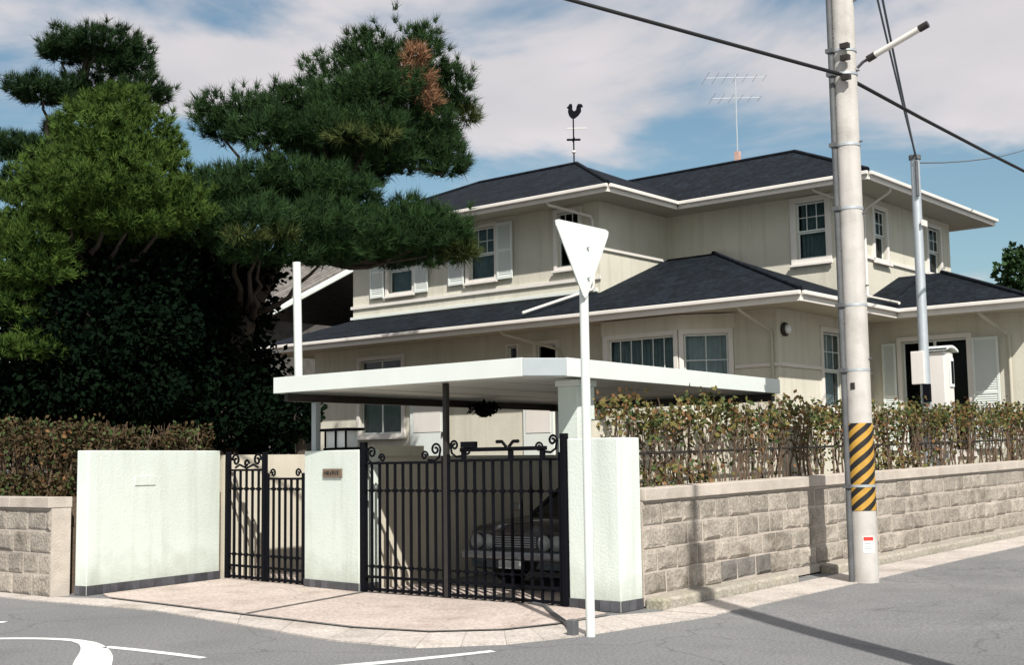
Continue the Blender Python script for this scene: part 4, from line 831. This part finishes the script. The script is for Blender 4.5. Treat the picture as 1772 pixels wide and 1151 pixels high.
PINE2 = [(3.64, 15.7, 10.32, 0.91, 0.44), (3.19, 16.27, 10.21, 0.42, 0.36), (4.06, 15.26, 9.95, 0.55, 0.39), (2.8, 16.25, 9.26, 0.72, 0.31), (3.81, 16.26, 9.48, 0.86, 0.3), (4.37, 14.98, 9.38, 0.58, 0.29), (3.25, 16.43, 8.64, 0.27, 0.24), (2.31, 16.11, 7.96, 0.76, 0.3), (2.21, 16.35, 7.17, 0.7, 0.35)]
pine('pine_tree', 'cloud pruned pine with flat tiers rising behind the rounded conifer', (3.6, 16.6, 1.2), [(3.6, 16.6, 1.1), (3.4, 16.5, 4), (3.3, 16.5, 6.5), (3.2, 16.4, 8.2), (3.5, 16.2, 9.2), (3.6, 15.9, 10.2)], PINE2, 'pine_far', 900, .2, .008)
CON = [(0.42, 9.84, 7.24, 0.57, 0.44), (0.07, 10.02, 6.79, 0.64, 0.5), (0.72, 9.56, 6.73, 0.64, 0.53), (0.16, 9.5, 6.39, 0.85, 0.54), (-0.43, 9.98, 5.95, 0.67, 0.44), (-0.14, 9.18, 5.75, 0.83, 0.48), (0.74, 9.19, 5.98, 0.54, 0.5), (0.92, 9.05, 5.52, 0.59, 0.45), (-0.5, 9.68, 5.41, 0.7, 0.42), (0.24, 9.27, 5.32, 0.8, 0.4), (-0.86, 10.02, 4.96, 0.61, 0.44), (-1.05, 10.0, 4.5, 0.53, 0.47), (-0.75, 9.8, 4.51, 0.39, 0.39), (-1.15, 10.22, 3.9, 0.43, 0.39), (-1.04, 9.88, 3.28, 0.51, 0.22), (-0.98, 10.42, 5.35, 0.44, 0.4), (.1, 10.2, 6.0, .9, .7), (.4, 10.0, 5.3, .9, .6)]
pine('conifer_tree', 'rounded bright green conifer overhanging the brown hedge', (.3, 10.6, 1.2), [(.3, 10.6, 1.1), (.2, 10.4, 3), (.1, 10.2, 4.6), (.2, 10.0, 5.8), (.35, 9.9, 6.9)], CON, 'conifer', 1150, .14, .009)
UNDER = [(2.57, 14.72, 4.82, 1.24, 1.01), (4.14, 14.34, 5.16, 1.52, 1.05), (5.21, 13.11, 4.9, 1.52, 1.05), (6.49, 13.2, 4.54, 0.97, 0.85), (2.4, 14.39, 3.22, 1.32, 0.88), (4.04, 13.95, 3.49, 1.49, 1.03), (5.31, 13.22, 3.39, 1.52, 1.05), (6.59, 13.31, 3.09, 0.97, 0.97), (1.35, 14.16, 2.74, 0.84, 0.63), (3.93, 12.66, 2.53, 1.32, 0.66), (5.76, 12.85, 2.34, 1.05, 0.7), (2.51, 13.08, 5.64, 1.19, 0.75), (3.73, 12.44, 5.38, 1.21, 0.66), (6.75, 12.77, 5.25, 0.73, 0.61)]
def broad(name, label, base, pads, mat, dens, size, cat='tree'):
    root = thing(name, label, cat, base); top = max(p[2] for p in pads)
    tk = [(base[0], base[1], base[2] - .1), (base[0] + .1, base[1], base[2] + (top - base[2]) * .5), (base[0] + .05, base[1] + .1, top)]
    MB().tube(tk, [.12, .09, .03], 8).build('trunk', 'bark', root, smooth=True)
    for i, (x_, y_, z_, r_, rz_) in enumerate(pads):
        limb(tk[1], (x_, y_, z_), .05, .015, i + 50).build('limb', 'bark', root, smooth=True)
        C_, D_ = padpts(int(dens * r_ * (r_ + rz_)), (x_, y_, z_), r_, rz_, flat=.9, inner=.3); V, Fc = leaves(C_, size, D_ + np.array([0, 0, -.3]), .6); npmesh('foliage_clump', V, Fc, mat, root, kind='stuff')
    return root
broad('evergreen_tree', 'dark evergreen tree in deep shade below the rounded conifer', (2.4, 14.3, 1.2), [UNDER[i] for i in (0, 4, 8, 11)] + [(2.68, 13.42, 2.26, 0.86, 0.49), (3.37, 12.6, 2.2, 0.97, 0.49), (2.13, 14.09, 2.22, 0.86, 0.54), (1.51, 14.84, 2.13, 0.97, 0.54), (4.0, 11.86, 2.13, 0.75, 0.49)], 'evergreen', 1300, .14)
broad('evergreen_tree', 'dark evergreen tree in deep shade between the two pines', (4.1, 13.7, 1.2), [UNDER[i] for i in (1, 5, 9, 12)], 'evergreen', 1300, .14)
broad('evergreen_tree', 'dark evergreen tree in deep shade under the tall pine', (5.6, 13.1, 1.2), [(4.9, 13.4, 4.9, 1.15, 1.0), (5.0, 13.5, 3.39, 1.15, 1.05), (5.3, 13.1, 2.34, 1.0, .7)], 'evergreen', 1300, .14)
NEW = [(0.82, 12.94, 4.5, 0.91, 0.71), (1.22, 11.95, 4.75, 0.95, 0.7), (1.18, 11.85, 3.73, 1.09, 0.79), (0.64, 12.57, 3.26, 0.89, 0.69), (2.07, 11.48, 4.27, 1.11, 0.81), (2.64, 10.76, 4.46, 1.01, 0.76), (3.3, 10.6, 4.26, 0.72, 0.72), (1.96, 11.46, 3.25, 1.1, 0.8), (2.59, 10.68, 3.34, 1.1, 0.8), (3.35, 10.5, 3.2, 0.8, 0.77), (4.0, 10.1, 2.4, 0.5, 0.5), (0.91, 11.72, 2.64, 1.07, 0.58), (1.73, 10.77, 2.42, 1.07, 0.53), (2.6, 10.04, 2.42, 1.08, 0.59), (3.56, 9.68, 2.32, 0.7, 0.6), (2.39, 11.11, 5.19, 1.02, 0.56), (3.05, 10.34, 4.97, 0.86, 0.46)]
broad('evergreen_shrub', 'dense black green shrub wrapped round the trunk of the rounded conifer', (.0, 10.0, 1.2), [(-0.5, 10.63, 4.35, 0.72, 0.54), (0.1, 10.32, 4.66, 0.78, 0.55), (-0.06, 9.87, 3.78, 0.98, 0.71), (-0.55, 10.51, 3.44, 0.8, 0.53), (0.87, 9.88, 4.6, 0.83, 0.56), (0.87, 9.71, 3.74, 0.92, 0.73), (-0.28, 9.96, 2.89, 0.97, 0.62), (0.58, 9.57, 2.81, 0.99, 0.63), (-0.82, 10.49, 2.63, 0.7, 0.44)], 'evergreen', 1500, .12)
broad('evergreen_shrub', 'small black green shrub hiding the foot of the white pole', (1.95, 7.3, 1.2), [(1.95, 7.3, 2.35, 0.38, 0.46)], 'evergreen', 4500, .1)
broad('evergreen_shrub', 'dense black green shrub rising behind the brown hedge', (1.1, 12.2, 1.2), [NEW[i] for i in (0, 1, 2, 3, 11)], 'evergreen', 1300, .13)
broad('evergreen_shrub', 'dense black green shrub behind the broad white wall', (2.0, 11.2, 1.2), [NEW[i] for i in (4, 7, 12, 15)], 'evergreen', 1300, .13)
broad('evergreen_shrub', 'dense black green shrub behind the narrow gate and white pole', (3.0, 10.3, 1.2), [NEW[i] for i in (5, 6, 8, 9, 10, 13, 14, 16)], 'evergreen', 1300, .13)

# ------------------------------------------------------------------ hedges
def hedge(name, label, fr, u0, u1, z0, slope, ht, wd_, nstem, nleaf, dense_low, mats, rail=True, topband=.45):
    c = fr.p((u0 + u1) / 2, wd_ / 2, z0); root = thing(name, label, 'hedge', c)
    mb = MB()
    for i in range(nstem):
        u = u0 + (u1 - u0) * (i + rng.random()) / nstem; d = wd_ * rng.uniform(.15, .85); zz = z0 + slope * max(0, u); p = [fr.p(u, d, zz - .03)]
        hh = ht * rng.uniform(.75, 1.0); uu = u
        for k in range(1, 5): uu += rng.uniform(-.06, .06); d = min(wd_, max(0, d + rng.uniform(-.06, .06))); p.append(fr.p(uu, d, zz + hh * k / 4))
        mb.tube(p, [.016, .013, .011, .008, .005], 5, caps=False)
        for k in range(4):
            b = Vector(p[rng.randint(1, 3)]); e = b + Vector((rng.uniform(-.18, .18), rng.uniform(-.12, .12), rng.uniform(.1, .28))); mb.tube([b, (b + e) / 2 + Vector((.01, .01, .02)), e], [.007, .006, .003], 4, caps=False)
    mb.build('stem', 'stem', root, kind='stuff')
    if rail:
        for zr in rail:
            MB().tube([fr.p(u0, wd_ * .3, z0 + zr + slope * max(0, u0)), fr.p(u1, wd_ * .3, z0 + zr + slope * max(0, u1))], .016, 6).build('hedge_rail', 'darksteel', root)
    for m_, frac in mats:
        n = int(nleaf * frac); cc = np.linspace(u0, u1, int((u1 - u0) * 3.4)) + nr.normal(0, .09, int((u1 - u0) * 3.4)); U = np.clip(cc[nr.integers(0, len(cc), n)] + nr.normal(0, .085, n), u0, u1)
        clump = .5 + .5 * np.sin(U * 5.3 + 1.7 * np.sin(U * 2.1)) * np.sin(U * 1.7 + 2)
        tsel = nr.random(n); topz = ht * (.9 + .08 * np.sin(U * 3.1) + .06 * np.sin(U * 8.7 + 1) + .05 * np.sin(U * 17)) + np.maximum(0, nr.normal(0, .05, n))
        zt = topz - np.abs(nr.normal(0, 1, n)) * ht * (.14 + .14 * clump)
        zl_ = nr.uniform(0, ht, n); zlow = nr.uniform(0.02, .3 * ht, n)
        low = (tsel > topband + .35) & np.array([any(a < u < b for a, b in dense_low) for u in U])
        Z = np.where(tsel < topband + .2, zt, np.where(low, zlow, zl_)); keep = (tsel < topband + .2) | low | (nr.random(n) < .22)
        U, Z = U[keep], np.clip(Z[keep], 0, None); Dd = nr.uniform(-.05, wd_ + .05, len(U))
        P = np.array([fr.p(u, d, z0 + slope * max(0, u) + z) for u, d, z in zip(U, Dd, Z)])
        V, Fc = leaves(P, .068); npmesh('foliage', V, Fc, m_, root, kind='stuff')
    return root
hedge('hedge', 'sparse clipped olive hedge with bare stems on top of the long stone wall', FB(.2), .46, 25, 1.2, .017, 1.05, .38, 270, 21000, ((.4, 2.6), (7, 9)), (('hedgeleaf', .5), ('hedgegreen', .35), ('hedgebrown', .22)), rail=(.42,))
hedge('hedge', 'brown withered hedge above the short weathered stone wall', FA(-2.05), 7.1, 15, 1.2, 0, .98, .6, 150, 17000, ((7, 15),), (('hedgedark', .8), ('hedgegreen', .25), ('hedgebrown', .06)), rail=None, topband=.3)

hedge('hedge', 'brown withered hedge peeping over the top of the broad white wall', FB(7.3), -1.85, .35, 1.2, 0, .98, .55, 40, 4300, ((-2, 2),), (('hedgedark', .95), ('hedgegreen', .2)), rail=None, topband=.3)

# ------------------------------------------------------------------ neighbours and far things
nb = thing('tiled_house', 'old neighbouring house with grey tiled gable roof beyond the pines', 'house', (15.5, 24, 1))
MB().box(13.2, 22, 21.2, 29, .5, 5.75).build('wall', 'oldtile_dark', nb)
ra = MB(); 
rfA = [(12.2, 20.6, 5.85), (12.2, 30, 5.85), (16.5, 30, 8.0), (16.5, 20.6, 8.0)]
rr_ = ra.slab(rfA[::-1], .12).slab([(16.5, 20.6, 8.0), (16.5, 30, 8.0), (21, 30, 5.85), (21, 20.6, 5.85)][::-1], .12).build('roof', 'oldtile', nb)
for i in range(30): y_ = 20.7 + i * .31; MB().tube([(12.18, y_, 5.9), (16.5, y_, 8.06)], .06, 6).build('roof_tile_row', 'oldtile', rr_)
MB().tube([(16.5, 20.5, 8.12), (16.5, 30, 8.12)], .16, 8).build('ridge', 'oldtile', rr_)
for s_, x1 in ((0, 12.1), (1, 21.1)): MB().tube([(16.5, 20.52, 7.95), (x1, 20.52, 5.72)], .09, 6).build('barge_board', 'white', rr_)
hl = MB(); nx, ny2 = 40, 14; vs = []
for i in range(nx + 1):
    for j in range(ny2 + 1):
        x_ = 60 + 640 * i / nx; y_ = -260 + 640 * j / ny2
        t_ = max(0, (x_ - 90) / 260); h_ = 52 * (1 - math.exp(-t_ * t_)) * (.55 + .3 * math.sin(x_ * .011 + 1) * math.cos(y_ * .013) + .2 * math.sin(y_ * .02 + 2))
        h_ *= min(1, max(0, (200 - y_) / 160)); vs.append((x_, y_, h_ - 1))
hl.add(vs, [(i * (ny2 + 1) + j, (i + 1) * (ny2 + 1) + j, (i + 1) * (ny2 + 1) + j + 1, i * (ny2 + 1) + j + 1) for i in range(nx) for j in range(ny2)]); hl.build('hills', 'forest', kind='structure', smooth=True)
broad('far_tree', 'dark green tree showing beyond the right end of the low roof', (50.3, 12.0, 1), [(49.7, 12.0, 9.9, 1.0, 1.0), (50.3, 11.0, 9.2, 1.3, 1.1), (50.5, 11.4, 8.0, 1.5, 1.1), (51, 10, 8.6, 1.4, 1.2), (49.6, 12.1, 10.8, .4, .6)], 'pine', 420, .3)
